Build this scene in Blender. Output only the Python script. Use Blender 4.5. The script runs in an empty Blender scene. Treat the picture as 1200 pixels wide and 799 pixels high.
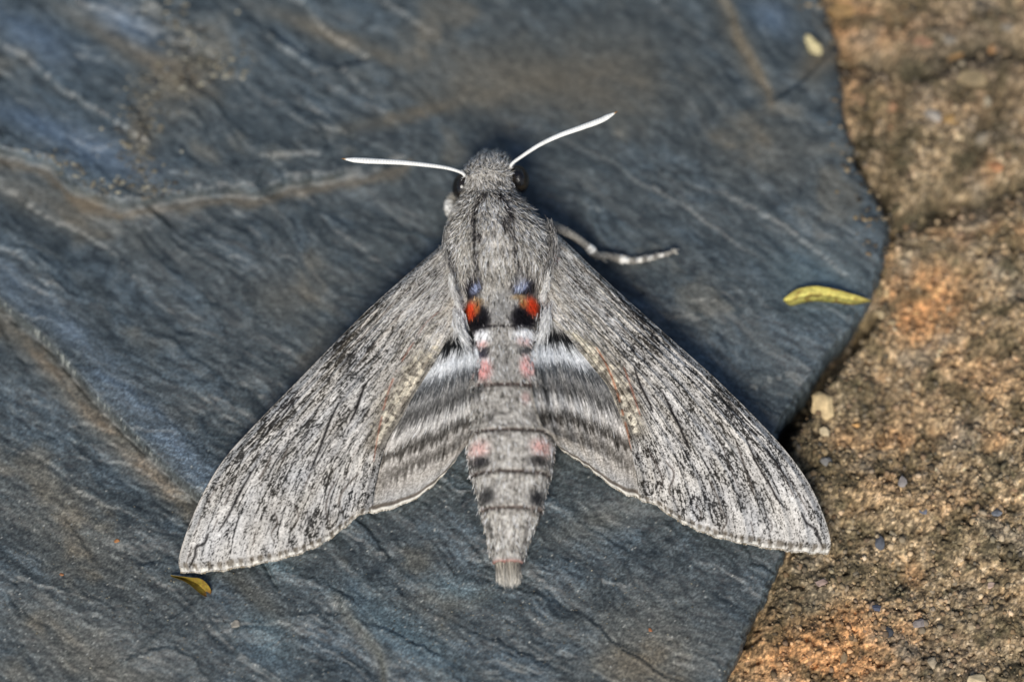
import bpy, math, random
import numpy as np
from mathutils import Vector, Matrix

# ---------------------------------------------------------------- camera, world, sun, exposure
SC = bpy.context.scene
COL = SC.collection
D = 36.0                       # camera distance (1 unit is about 1.25 cm)
TH = math.radians(15.0)        # lens axis leans 15 degrees off the slate's normal
cam_d = bpy.data.cameras.new('camera'); cam = bpy.data.objects.new('camera', cam_d); COL.objects.link(cam)
cam.location = (0, -D*math.sin(TH), D*math.cos(TH)); cam.rotation_euler = (TH, 0, 0)
cam_d.sensor_width = 36; cam_d.lens = 36*D/12.0
cam_d.clip_start = 1; cam_d.clip_end = 2000
cam_d.dof.use_dof = True; cam_d.dof.focus_distance = D-0.66; cam_d.dof.aperture_fstop = 108/1000/2.0
SC.camera = cam
W = bpy.data.worlds.new('World'); SC.world = W; W.use_nodes = True
nt = W.node_tree; bg = nt.nodes['Background']
sky = nt.nodes.new('ShaderNodeTexSky'); sky.sky_type = 'NISHITA'; sky.sun_disc = False
SUN_EL, SUN_AZ = math.radians(50), math.radians(193)     # azimuth measured clockwise from +Y
sky.sun_elevation = SUN_EL; sky.sun_rotation = SUN_AZ
nt.links.new(sky.outputs[0], bg.inputs[0]); bg.inputs[1].default_value = 0.10
sun_d = bpy.data.lights.new('sun', 'SUN'); sun_d.energy = 3.6; sun_d.angle = math.radians(24); sun_d.color = (1, .95, .88)
sun = bpy.data.objects.new('sun', sun_d); COL.objects.link(sun)
sdir = Vector((math.sin(SUN_AZ)*math.cos(SUN_EL), math.cos(SUN_AZ)*math.cos(SUN_EL), math.sin(SUN_EL)))
sun.rotation_euler = sdir.to_track_quat('Z', 'Y').to_euler()
SC.view_settings.view_transform = 'Standard'; SC.view_settings.look = 'None'
SC.view_settings.exposure = 0.0; SC.view_settings.gamma = 1

# ---------------------------------------------------------------- plan: photo grid <-> world
CT, ST = math.cos(TH), math.sin(TH)
CX, CY, K = 600.0, 399.5, 0.01
def P(px, py, z):
    """world point at height z on the line of sight of the plan position (px, py)"""
    px, py, z = np.broadcast_arrays(np.asarray(px, float), np.asarray(py, float), np.asarray(z, float))
    a = (px-CX)*K/D; b = -(py-CY)*K/D
    dy = b*CT + ST; dz = b*ST - CT
    t = (z - D*CT)/dz
    return np.stack([a*t, -D*ST + dy*t, z], -1)
def Q(X, Y, Z=0.0):
    """plan position of a world point"""
    vx = X; vy = Y + D*ST; vz = Z - D*CT
    u = vy*CT + vz*ST; w = vy*ST - vz*CT
    return CX + vx/w*D/K, CY - u/w*D/K

rng = np.random.default_rng(7)
def _h(xi, yi, seed):
    h = (xi.astype(np.int64)*374761393 + yi.astype(np.int64)*668265263 + seed*982451653) & 0xffffffff
    h = ((h ^ (h >> 13))*1274126177) & 0xffffffff
    return ((h ^ (h >> 16)) & 0xffff)/65536.0
def gn(x, y, seed=0):
    x = np.asarray(x, float); y = np.asarray(y, float)
    x, y = np.broadcast_arrays(x, y)
    xi = np.floor(x); yi = np.floor(y); fx = x-xi; fy = y-yi
    u = fx*fx*fx*(fx*(fx*6-15)+10); v = fy*fy*fy*(fy*(fy*6-15)+10)
    def g(dx, dy):
        a = _h(xi+dx, yi+dy, seed)*2*math.pi
        return np.cos(a)*(fx-dx)+np.sin(a)*(fy-dy)
    return 1.4*((g(0,0)*(1-u)+g(1,0)*u)*(1-v)+(g(0,1)*(1-u)+g(1,1)*u)*v)
def fbm(x, y, o=4, seed=0, gain=.5, lac=2.03):
    r = 0; a = 1; tot = 0
    for i in range(o):
        r = r + a*gn(x, y, seed+i*17); tot += a; a *= gain; x = x*lac+3.7; y = y*lac+1.3
    return r/tot*1.3
def ss(a, b, x):
    t = np.clip((x-a)/(b-a), 0, 1); return t*t*(3-2*t)
def lin(c):
    c = np.clip(np.asarray(c, float), 0, 1)
    return np.where(c <= .04045, c/12.92, ((c+.055)/1.055)**2.4)
def rgb(r, g, b): return np.array([r, g, b], float)/255.
def smooth(pts, n=None):
    """Catmull-Rom curve through pts, resampled evenly"""
    p = np.asarray(pts, float); q = np.vstack([2*p[0]-p[1], p, 2*p[-1]-p[-2]])
    out = []
    for i in range(1, len(q)-2):
        t = np.linspace(0, 1, 16, endpoint=False)[:, None]
        a, b, c, d = q[i-1], q[i], q[i+1], q[i+2]
        out.append(.5*((2*b)+(c-a)*t+(2*a-5*b+4*c-d)*t*t+(3*b-a-3*c+d)*t**3))
    out = np.vstack(out+[p[-1:]])
    if n is None: return out
    L = np.r_[0, np.cumsum(np.linalg.norm(np.diff(out, axis=0), axis=1))]
    s = np.linspace(0, L[-1], n)
    return np.stack([np.interp(s, L, out[:, k]) for k in range(out.shape[1])], 1)
def pdist(x, y, poly, cheap=None):
    """distance, fraction along, signed side to a polyline"""
    p = np.asarray(poly, float); L = np.r_[0, np.cumsum(np.linalg.norm(np.diff(p, axis=0), axis=1))]
    best = np.full(x.shape, 1e9); frac = np.zeros(x.shape); side = np.ones(x.shape)
    for i in range(len(p)-1):
        a, b = p[i], p[i+1]; d = b-a; l2 = d@d+1e-9
        t = np.clip(((x-a[0])*d[0]+(y-a[1])*d[1])/l2, 0, 1)
        ex = x-a[0]-t*d[0]; ey = y-a[1]-t*d[1]; dd = np.hypot(ex, ey)
        m = dd < best
        best = np.where(m, dd, best); frac = np.where(m, (L[i]+t*math.sqrt(l2))/L[-1], frac)
        side = np.where(m, np.sign(d[0]*ey-d[1]*ex), side)
    return best, frac, side

# ---------------------------------------------------------------- mesh helpers
def mesh_np(name, V, F, mat, parent=None, col=None, smooth_=True, loc=None):
    V = np.asarray(V, np.float32).reshape(-1, 3)
    if loc is not None: V = V-np.asarray(loc, np.float32)
    Fs = F if isinstance(F, list) else [F]
    me = bpy.data.meshes.new(name)
    me.vertices.add(len(V)); me.vertices.foreach_set('co', V.ravel())
    tot = np.concatenate([np.full(len(f), f.shape[1], np.int32) for f in Fs])
    idx = np.concatenate([f.ravel() for f in Fs]).astype(np.int32)
    st = np.r_[0, np.cumsum(tot)[:-1]].astype(np.int32)
    me.loops.add(len(idx)); me.loops.foreach_set('vertex_index', idx)
    me.polygons.add(len(tot)); me.polygons.foreach_set('loop_start', st); me.polygons.foreach_set('loop_total', tot)
    me.update(calc_edges=True); me.validate()
    me.polygons.foreach_set('use_smooth', np.full(len(me.polygons), smooth_)); 
    if col is not None:
        ca = me.color_attributes.new('Col', 'FLOAT_COLOR', 'POINT')
        c = np.ones((len(V), 4), np.float32); c[:, :3] = lin(col); ca.data.foreach_set('color', c.ravel())
    me.materials.append(mat); me.update()
    o = bpy.data.objects.new(name, me); COL.objects.link(o)
    if loc is not None: o.location = loc
    if parent is not None:
        o.parent = parent
        if parent.type == 'EMPTY' or True:
            pl = world_loc(parent)
            o.location = Vector(loc if loc is not None else (0, 0, 0))-pl
    return o
def world_loc(o):
    v = Vector(o.location)
    while o.parent is not None: o = o.parent; v = v+o.location
    return v
def grid_faces(n, m, off=0, mask=None, flip=False):
    i = np.arange(n-1)[:, None]; j = np.arange(m-1)[None, :]
    a = i*m+j; f = np.stack([a, a+1, a+m+1, a+m], -1)
    if flip: f = f[..., ::-1]
    if mask is not None: f = f[mask]
    return f.reshape(-1, 4)+off
def tag(o, label=None, cat=None, group=None, kind=None):
    for k, v in (('label', label), ('category', cat), ('group', group), ('kind', kind)):
        if v: o[k] = v
    return o
def empty(name, loc):
    o = bpy.data.objects.new(name, None); COL.objects.link(o); o.location = loc; o.empty_display_size = .3
    return o
def tube(path, rad, nseg=12):
    """tapered tube with closed ends; path (n,3), rad (n,) or (n,2)"""
    p = np.asarray(path, float); n = len(p)
    T = np.gradient(p, axis=0); T /= np.linalg.norm(T, axis=1)[:, None]
    up = np.array([0, 0, 1.]); A = np.cross(T, up); A /= np.linalg.norm(A, axis=1)[:, None]+1e-9; B = np.cross(A, T)
    th = np.linspace(0, 2*np.pi, nseg, endpoint=False)
    r = np.asarray(rad, float)
    if r.ndim == 1: r = np.stack([r, r], 1)
    V = p[:, None]+r[:, :1, None]*np.cos(th)[None, :, None]*A[:, None]+r[:, 1:, None]*np.sin(th)[None, :, None]*B[:, None]
    i = np.arange(n-1)[:, None]; j = np.arange(nseg)[None, :]; j2 = (j+1) % nseg
    F = np.stack([i*nseg+j, i*nseg+j2, (i+1)*nseg+j2, (i+1)*nseg+j], -1).reshape(-1, 4)
    V = np.vstack([V.reshape(-1, 3), p[:1], p[-1:]])
    c0, c1 = n*nseg, n*nseg+1; jj = np.arange(nseg); k = (jj+1) % nseg
    tri = np.vstack([np.stack([k, jj, np.full(nseg, c0)], 1), np.stack([(n-1)*nseg+jj, (n-1)*nseg+k, np.full(nseg, c1)], 1)])
    return V, [F, tri]
def hairs(root, d, length, width, col, curl=None, tipcol=None, up=None, taper=.55):
    """one mesh of many tapered three-sided hairs. curl = vector added along the length (bend)"""
    n = len(root); d = d/np.linalg.norm(d, axis=1)[:, None]
    length = np.broadcast_to(length, (n,))[:, None]; width = np.broadcast_to(width, (n,))[:, None]
    if curl is None: curl = np.zeros((n, 3))
    ts = [0., .35, .7, 1.]; rings = []
    side = np.cross(d, rng.normal(size=(n, 3))*.4+np.array([0, 0, 1.])); side /= np.linalg.norm(side, axis=1)[:, None]
    nor = np.cross(side, d)
    V = np.empty((n, 10, 3)); C = np.empty((n, 10, 3))
    tipcol = col if tipcol is None else tipcol
    for k, t in enumerate(ts):
        c = root+d*length*t+curl*length*t*t
        cc = col*(1-t)+tipcol*t
        if k == 3: V[:, 9] = c; C[:, 9] = cc; break
        w = width*(1-taper*t)*.5
        for q in range(3):
            a = 2*math.pi*q/3+math.pi/2
            V[:, k*3+q] = c+w*(math.cos(a)*side+math.sin(a)*nor); C[:, k*3+q] = cc
    base = (np.arange(n)*10)[:, None]
    f4 = []
    for k in range(2):
        for q in range(3):
            q2 = (q+1) % 3
            f4.append(base+np.array([[k*3+q, k*3+q2, k*3+3+q2, k*3+3+q]]))
    f3 = [base+np.array([[6+q, 6+(q+1) % 3, 9]]) for q in range(3)]
    return V.reshape(-1, 3), [np.vstack(f4), np.vstack(f3)], C.reshape(-1, 3)

# ---------------------------------------------------------------- materials
def new_mat(name):
    m = bpy.data.materials.new(name); m.use_nodes = True
    return m, m.node_tree, m.node_tree.nodes['Principled BSDF']
def N(nt, t, **kw):
    n = nt.nodes.new(t)
    for k, v in kw.items():
        if k.startswith('i_'):
            n.inputs[k[2:]].default_value = v
        else: setattr(n, k, v)
    return n
def mat_attr(name, rough=.6, spec=.3, nscale=40., nstr=.5, bscale=60., bstr=.3, bdist=.01, sheen=0., stretch=(1, 1, 1), rot=0., grain=None):
    """pigment from the 'Col' attribute, multiplied by fine grain, with micro relief"""
    m, nt, b = new_mat(name); L = nt.links.new
    at = N(nt, 'ShaderNodeAttribute', attribute_name='Col')
    tc = N(nt, 'ShaderNodeTexCoord'); mp = N(nt, 'ShaderNodeMapping'); mp.inputs['Scale'].default_value = stretch; mp.inputs['Rotation'].default_value = (0, 0, rot)
    L(tc.outputs['Object'], mp.inputs['Vector'])
    n1 = N(nt, 'ShaderNodeTexNoise', i_Scale=nscale, i_Detail=5., i_Roughness=.65); L(mp.outputs[0], n1.inputs['Vector'])
    mr = N(nt, 'ShaderNodeMapRange'); mr.inputs['From Min'].default_value = .3; mr.inputs['From Max'].default_value = .7
    mr.inputs['To Min'].default_value = 1-nstr; mr.inputs['To Max'].default_value = 1+nstr; L(n1.outputs['Fac'], mr.inputs['Value'])
    mx = N(nt, 'ShaderNodeVectorMath', operation='SCALE'); L(at.outputs['Color'], mx.inputs[0]); L(mr.outputs[0], mx.inputs['Scale'])
    outc = mx.outputs[0]
    if grain:                                       # crisp mineral grain: (scale, strength)
        g1 = N(nt, 'ShaderNodeTexNoise', i_Scale=grain[0], i_Detail=3., i_Roughness=.8); L(tc.outputs['Object'], g1.inputs['Vector'])
        gr = N(nt, 'ShaderNodeMapRange'); gr.inputs['From Min'].default_value = .36; gr.inputs['From Max'].default_value = .64
        gr.inputs['To Min'].default_value = 1-grain[1]; gr.inputs['To Max'].default_value = 1+grain[1]; L(g1.outputs['Fac'], gr.inputs['Value'])
        g2 = N(nt, 'ShaderNodeVectorMath', operation='SCALE'); L(outc, g2.inputs[0]); L(gr.outputs[0], g2.inputs['Scale']); outc = g2.outputs[0]
    L(outc, b.inputs['Base Color'])
    n2 = N(nt, 'ShaderNodeTexNoise', i_Scale=bscale, i_Detail=5., i_Roughness=.7); L(mp.outputs[0], n2.inputs['Vector'])
    bp = N(nt, 'ShaderNodeBump'); bp.inputs['Strength'].default_value = bstr; bp.inputs['Distance'].default_value = bdist
    L(n2.outputs['Fac'], bp.inputs['Height']); L(bp.outputs[0], b.inputs['Normal'])
    b.inputs['Roughness'].default_value = rough; b.inputs['Specular IOR Level'].default_value = spec
    if sheen: b.inputs['Sheen Weight'].default_value = sheen; b.inputs['Sheen Roughness'].default_value = .4
    return m
M_SLATE = mat_attr('slate', rough=.48, spec=.6, nscale=9., nstr=.38, bscale=22., bstr=.42, bdist=.012, stretch=(1, 2.6, 1), rot=math.radians(34), grain=(34., .42))
M_SAND = mat_attr('sandstone', rough=.85, spec=.25, nscale=14., nstr=.5, bscale=20., bstr=.8, bdist=.04, grain=(26., .35))
M_GRIT = mat_attr('grit', rough=.7, spec=.35, nscale=12., nstr=.3, bscale=30., bstr=.3, bdist=.02)
M_WING = mat_attr('wing_scales', rough=.85, spec=.08, nscale=26., nstr=.22, bscale=30., bstr=.3, bdist=.01)
M_BODY = mat_attr('body_scales', rough=.8, spec=.15, nscale=25., nstr=.3, bscale=25., bstr=.4, bdist=.015)
M_HAIR = mat_attr('hair', rough=.7, spec=.12, nscale=5., nstr=.08, bscale=5., bstr=0.)
M_ANT = mat_attr('antenna_shaft', rough=.5, spec=.3, nscale=12., nstr=.12, bscale=40., bstr=.3, bdist=.01)
M_LEAF = mat_attr('leaf_skin', rough=.7, spec=.2, nscale=9., nstr=.22, bscale=14., bstr=.5, bdist=.02, stretch=(.6, 2, 1))
M_GROUND = mat_attr('ground', rough=.9, spec=.2, nscale=6., nstr=.5, bscale=9., bstr=.6, bdist=.1)
m_, nt_, b_ = new_mat('eye'); M_EYE = m_
vo = N(nt_, 'ShaderNodeTexVoronoi', i_Scale=38.); cr = N(nt_, 'ShaderNodeTexNoise', i_Scale=7.)
tc = N(nt_, 'ShaderNodeTexCoord'); nt_.links.new(tc.outputs['Object'], vo.inputs['Vector']); nt_.links.new(tc.outputs['Object'], cr.inputs['Vector'])
mxr = N(nt_, 'ShaderNodeValToRGB'); mxr.color_ramp.elements[0].color = (.006, .005, .005, 1); mxr.color_ramp.elements[1].color = (.045, .035, .022, 1)
mxr.color_ramp.elements[0].position = .4; mxr.color_ramp.elements[1].position = .75
nt_.links.new(cr.outputs['Fac'], mxr.inputs['Fac']); nt_.links.new(mxr.outputs[0], b_.inputs['Base Color'])
bp = N(nt_, 'ShaderNodeBump'); bp.inputs['Strength'].default_value = .25; bp.inputs['Distance'].default_value = .01
nt_.links.new(vo.outputs['Distance'], bp.inputs['Height']); nt_.links.new(bp.outputs[0], b_.inputs['Normal'])
b_.inputs['Roughness'].default_value = .22

# ================================================================ SETTING: slate slab and sandstone
EDGE = smooth([(905, -900), (925, -400), (948, -120), (962, -30), (985, 45), (992, 110), (1006, 185), (1044, 256), (1036, 322), (1008, 375), (975, 418), (938, 470), (916, 505),
               (908, 560), (925, 610), (921, 655), (886, 728), (855, 799), (815, 900), (700, 1500)])
def edge_sd(x, y):
    w = 4.5*fbm(x/40, y/40, 3, 71)+2.2*fbm(x/8, y/8, 2, 72)
    d, f, s = pdist(x, y, EDGE[::3])
    return d*s+w                     # positive on the slate side
LEDGE_A = [(-700, -40), (-200, 210), (0, 358), (60, 408), (108, 466), (160, 518), (205, 562), (300, 640), (330, 690)]
LEDGE_B = [(-700, 60), (-200, 150), (0, 180), (60, 196), (90, 226), (140, 244), (210, 233), (262, 224), (305, 229), (345, 214), (420, 206), (470, 190)]
LEDGE_C = [(300, 229), (307, 205), (320, 186), (380, 182)]
LEDGE_D = [(272, 735), (280, 770), (330, 800)]
LEDGE_E = [(392, 700), (425, 742), (445, 770), (462, 830)]
LEDGE_F = [(742, 648), (722, 682), (697, 716), (640, 724)]
LEDGE_G = [(905, 120), (945, 92), (986, 44)]
LEDGE_H = [(820, -60), (860, 30), (885, 80), (905, 120)]
def step(x, y, poly, w0, w1, reach):
    """a plate edge: +1 on the positive side, falling off with distance"""
    d, f, s = pdist(x, y, poly); sd = d*s
    e = ss(-w0, w1, sd)
    fade = ss(0, .06, f)*(1-ss(.9, 1, f)) if reach else 1.
    fall = np.exp(-np.maximum(d-reach*.25, 0)/reach*2.2) if reach else 1.
    return (e*2-1)*.5*fade*fall, sd, f
def flakes(u, v, seed):
    """split-stone relief: angular cells, each with its own height and tilt; returns height and a value per cell"""
    ui = np.floor(u); vi = np.floor(v); best = np.full(u.shape, 9.); hh = np.zeros(u.shape); cc = np.zeros(u.shape)
    for du in (-1, 0, 1):
        for dv in (-1, 0, 1):
            cu = ui+du; cv = vi+dv; ru = _h(cu, cv, seed); rv = _h(cu, cv, seed+50)
            eu = u-cu-ru; ev = v-cv-rv; d = eu*eu+ev*ev; m = d < best
            r3 = _h(cu, cv, seed+90); r4 = _h(cu, cv, seed+130)
            best = np.where(m, d, best); cc = np.where(m, r3, cc)
            hh = np.where(m, (r3-.5)+(r4-.5)*1.2*eu+(r3*7 % 1-.5)*1.3*ev, hh)
    return hh, cc
def slate_fn(x, y):
    an = math.radians(33)
    wx = x+22*fbm(x/160, y/160, 3, 5); wy = y+22*fbm(x/160, y/160, 3, 9)
    a = wx*math.cos(an)+wy*math.sin(an); b = -wx*math.sin(an)+wy*math.cos(an)
    up = ss(330, 60, y+.25*(x-200)); upl = up*ss(620, 350, x)         # rugged upper left
    smoothz = np.exp(-(((x-640)/200)**2+((y-120)/120)**2))
    n1 = fbm(a/200, b/75, 4, 11)
    h = .06*n1*(1-.5*smoothz)
    ja = a+6*fbm(x/14, y/14, 2, 15); jb = b+3*fbm(x/12, y/12, 2, 16)
    f0, cid0 = flakes(ja/190, jb/46, 20); rg = ss(-.05, .45, fbm(x/110, y/80, 3, 17))*.9+.12
    f1, cid = flakes(ja/75, jb/17, 21); f2, cid2 = flakes(ja/26, jb/6.5, 22)
    lowr = ss(560, 760, y)
    h = h+f0*(.030+.06*upl)*(1-.8*smoothz)+f1*rg*(.016+.062*upl)*(1-.85*smoothz)+f2*rg*(.009+.028*upl)*(1-.7*smoothz)
    n3 = fbm(a/40, b/4.5, 4, 31)
    h = h+n3*rg*(.009+.012*upl)*(1-.6*smoothz)
    h = h+.006*fbm(x/5, y/5, 3, 41)*ss(200, 600, y)
    h = h+.10*fbm(x/420, y/420, 3, 51)
    wob = 7*fbm(x/30, y/30, 3, 61)
    sA, dA, fA = step(x+wob, y+wob, LEDGE_A, 6, 2, 160); h = h-.20*sA
    h = h-.05*np.exp(-((dA-2)/2.2)**2)*ss(.4, .5, fA)*ss(-.3, .2, fbm(x/25, y/25, 2, 63))
    sB, dB, fB = step(x+.6*wob, y+.6*wob, LEDGE_B, 3, 3, 120); h = h-.16*sB
    h = h-.05*np.exp(-((dB+3)/2.5)**2)*ss(-.2, .2, fbm(x/25, y/25, 2, 64))
    sC, dC, _ = step(x, y, LEDGE_C, 2, 2, 50); h = h-.05*sC
    sE, dE, _ = step(x+wob*.9, y+wob*.4, LEDGE_E, 5, 6, 90); h = h-.06*sE
    sD, dD, _ = step(x+wob*.5, y, LEDGE_D, 2, 3, 60); h = h-.03*sD
    sF, dF, _ = step(x+wob*.9, y+wob*.5, LEDGE_F, 6, 6, 90); h = h-.022*sF
    sG, dG, _ = step(x, y, LEDGE_G, 2, 3, 60); h = h+.08*sG
    sH, dH, _ = step(x+wob, y, LEDGE_H, 3, 3, 70); h = h-.08*sH
    # ---- pigment, with sky reflection painted in as blue on ledge strip and facets
    c_mid = rgb(63, 70, 71); c_blue = rgb(78, 90, 96); c_tan = rgb(106, 96, 78); c_dk = rgb(34, 41, 44); c_gr = rgb(98, 105, 106)
    x_ = x[..., None]*0
    m1 = fbm(x/150, y/120, 4, 81)[..., None]; m2 = fbm(a/70, b/24, 4, 91)[..., None]+.35*(cid[..., None]-.5)*(.5+upl[..., None])+.5*(cid0[..., None]-.5); m3 = fbm(a/20, b/6, 4, 101)[..., None]+.3*(cid2[..., None]-.5)
    c = c_mid+(c_blue-c_mid)*np.clip(ss(-.1, .5, m2)*.75+.45*upl[..., None]-.15*smoothz[..., None], 0, 1)
    c = c+(c_dk-c)*ss(.0, .5, -m3)*.75
    c = c+(c_gr-c)*ss(.1, .55, m3)*.6
    tan = ss(.2, .6, m1+.35*m2)*.5
    def spot(cx, cy, rx, ry, ang=0., amt=1.):
        ca, sa = math.cos(math.radians(ang)), math.sin(math.radians(ang))
        u = ((x-cx)*ca+(y-cy)*sa)/rx; v = (-(x-cx)*sa+(y-cy)*ca)/ry
        return (amt*np.exp(-(u*u+v*v)*(1-.5*fbm(x/35, y/25, 3, 111))))[..., None]
    tan = tan+spot(90, 640, 130, 45, 35, .4)+spot(620, 95, 150, 45, 5, .75)+spot(480, 135, 90, 10, -14, .6)+spot(60, 240, 110, 22, 20, .5)
    tan = tan+spot(760, 760, 80, 60, 0, .5)+spot(700, 610, 60, 18, -20, .4)+spot(120, 780, 110, 35, 28, .55)+spot(960, 70, 18, 30, 40, .9)
    tan = tan+spot(150, 55, 80, 13, 30, .8)+spot(385, 40, 90, 11, 22, .75)+spot(215, 90, 50, 40, -50, .8)+spot(166, 165, 14, 50, 0, .8)+spot(870, 60, 12, 70, -25, .5)
    tan = tan+spot(300, 700, 50, 14, 40, .5)+spot(900, 180, 70, 40, 0, .35)+spot(330, 350, 40, 25, 0, .35)+spot(730, 80, 60, 60, 0, .3)
    tB = (np.exp(-((dB-9)/(7+5*fbm(x/30, y/30, 2, 15)))**2)*.7*ss(.45, .55, fB))[..., None]; tA = (np.exp(-((dA-13)/14)**2)*ss(.4, .5, fA)*(1-ss(.88, .95, fA)))[..., None]
    tan = tan+.7*tB+.6*tA+(.7*np.exp(-((dH)/6)**2))[..., None]+.5*(np.exp(-(dE/8)**2))[..., None]
    c = c+(c_tan-c)*np.clip(tan, 0, 1)*.9
    c = c+(rgb(118, 98, 74)-c)*np.clip(tA*.5*ss(-.2, .4, m2)+tB*.35, 0, 1)
    blue = np.exp(-((dA+28)/22)**2)*ss(.4, .5, fA)*(1-ss(.9, .97, fA))  # bright strip beside the ledge: sky reflection painted into the colour
    c = c+(rgb(92, 106, 118)-c)*(blue[..., None]*(.55+.5*m2).clip(0, 1))
    for cx, cy, rx, ry, an_ in ((40, 45, 60, 22, 30), (150, 30, 50, 18, 32), (40, 145, 60, 14, 20), (120, 185, 70, 22, 22), (320, 660, 30, 12, 40), (315, 750, 40, 22, 50), (470, 740, 80, 24, 35), (535, 690, 40, 14, 15), (905, 20, 30, 20, 30), (960, 330, 60, 40, 20)):
        c = c+(rgb(98, 118, 140 if cy < 250 else 124)-c)*spot(cx, cy, rx, ry, an_, .55)  # bluer facets: sky sheen painted over the slate's own colour
    sp = _h(np.floor(x/1.5), np.floor(y/1.5), 3)[..., None]
    c = c*(1+(sp-.5)*.55*ss(300, 560, y)[..., None])
    c = c+(rgb(150, 150, 142)-c)*(ss(.994, .998, sp)*ss(430, 600, y)[..., None])
    chip = ((np.abs(dA+2.5+3*gn(x/7, y/7, 8)) < 1.3)*(fbm(x/5, y/5, 2, 131)+.5*gn(x/30, y/30, 4) > .28)*(fA > .45)*(fA < .86))[..., None]
    c = c+(rgb(176, 178, 168)-c)*chip*.8
    return h, np.clip(c, 0, 1)
def axis(segs):
    out = [np.arange(a, b, s) for a, b, s in segs]
    return np.concatenate(out+[[segs[-1][1]]])
xs = axis([(-34, -14, 1.2), (-14, -6.7, .12), (-6.7, 4.6, .0185), (4.6, 5.2, .1)])
ys = axis([(-30, -12, 1.2), (-12, -4.6, .12), (-4.6, -1.2, .0165), (-1.2, 1.6, .021), (1.6, 5.6, .03), (5.6, 14, .14), (14, 34, 1.2)])
X, Y = np.meshgrid(xs, ys)
qx, qy = Q(X, Y)
h, c = slate_fn(qx, qy); sd = edge_sd(qx, qy)
h = h-.05*np.exp(-np.maximum(sd, 0)/14)-.05*ss(9, 5, sd+4*fbm(qx/18, qy/18, 3, 73))-.05*ss(5, 2.5, sd+3*fbm(qx/12, qy/12, 3, 74))                      # worn rim
drop = ss(3, -5, sd); Z = h*(1-drop)+drop*(-1.2)
M = sd > -9; fm = M[:-1, :-1] | M[1:, 1:] | M[:-1, 1:] | M[1:, :-1]
slate_h = lambda px, py: slate_fn(np.atleast_1d(np.asarray(px, float)), np.atleast_1d(np.asarray(py, float)))[0]
ground = mesh_np('ground', [(-400, -400, -1.4), (400, -400, -1.4), (400, 400, -1.4), (-400, 400, -1.4)], np.array([[0, 1, 2, 3]]), M_GROUND, col=np.tile(rgb(110, 92, 66), (4, 1)))
tag(ground, kind='structure')
slab = mesh_np('slate_slab', np.stack([X, Y, Z], -1), grid_faces(len(ys), len(xs), mask=fm), M_SLATE, col=c.reshape(-1, 3))
tag(slab, kind='structure')

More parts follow.
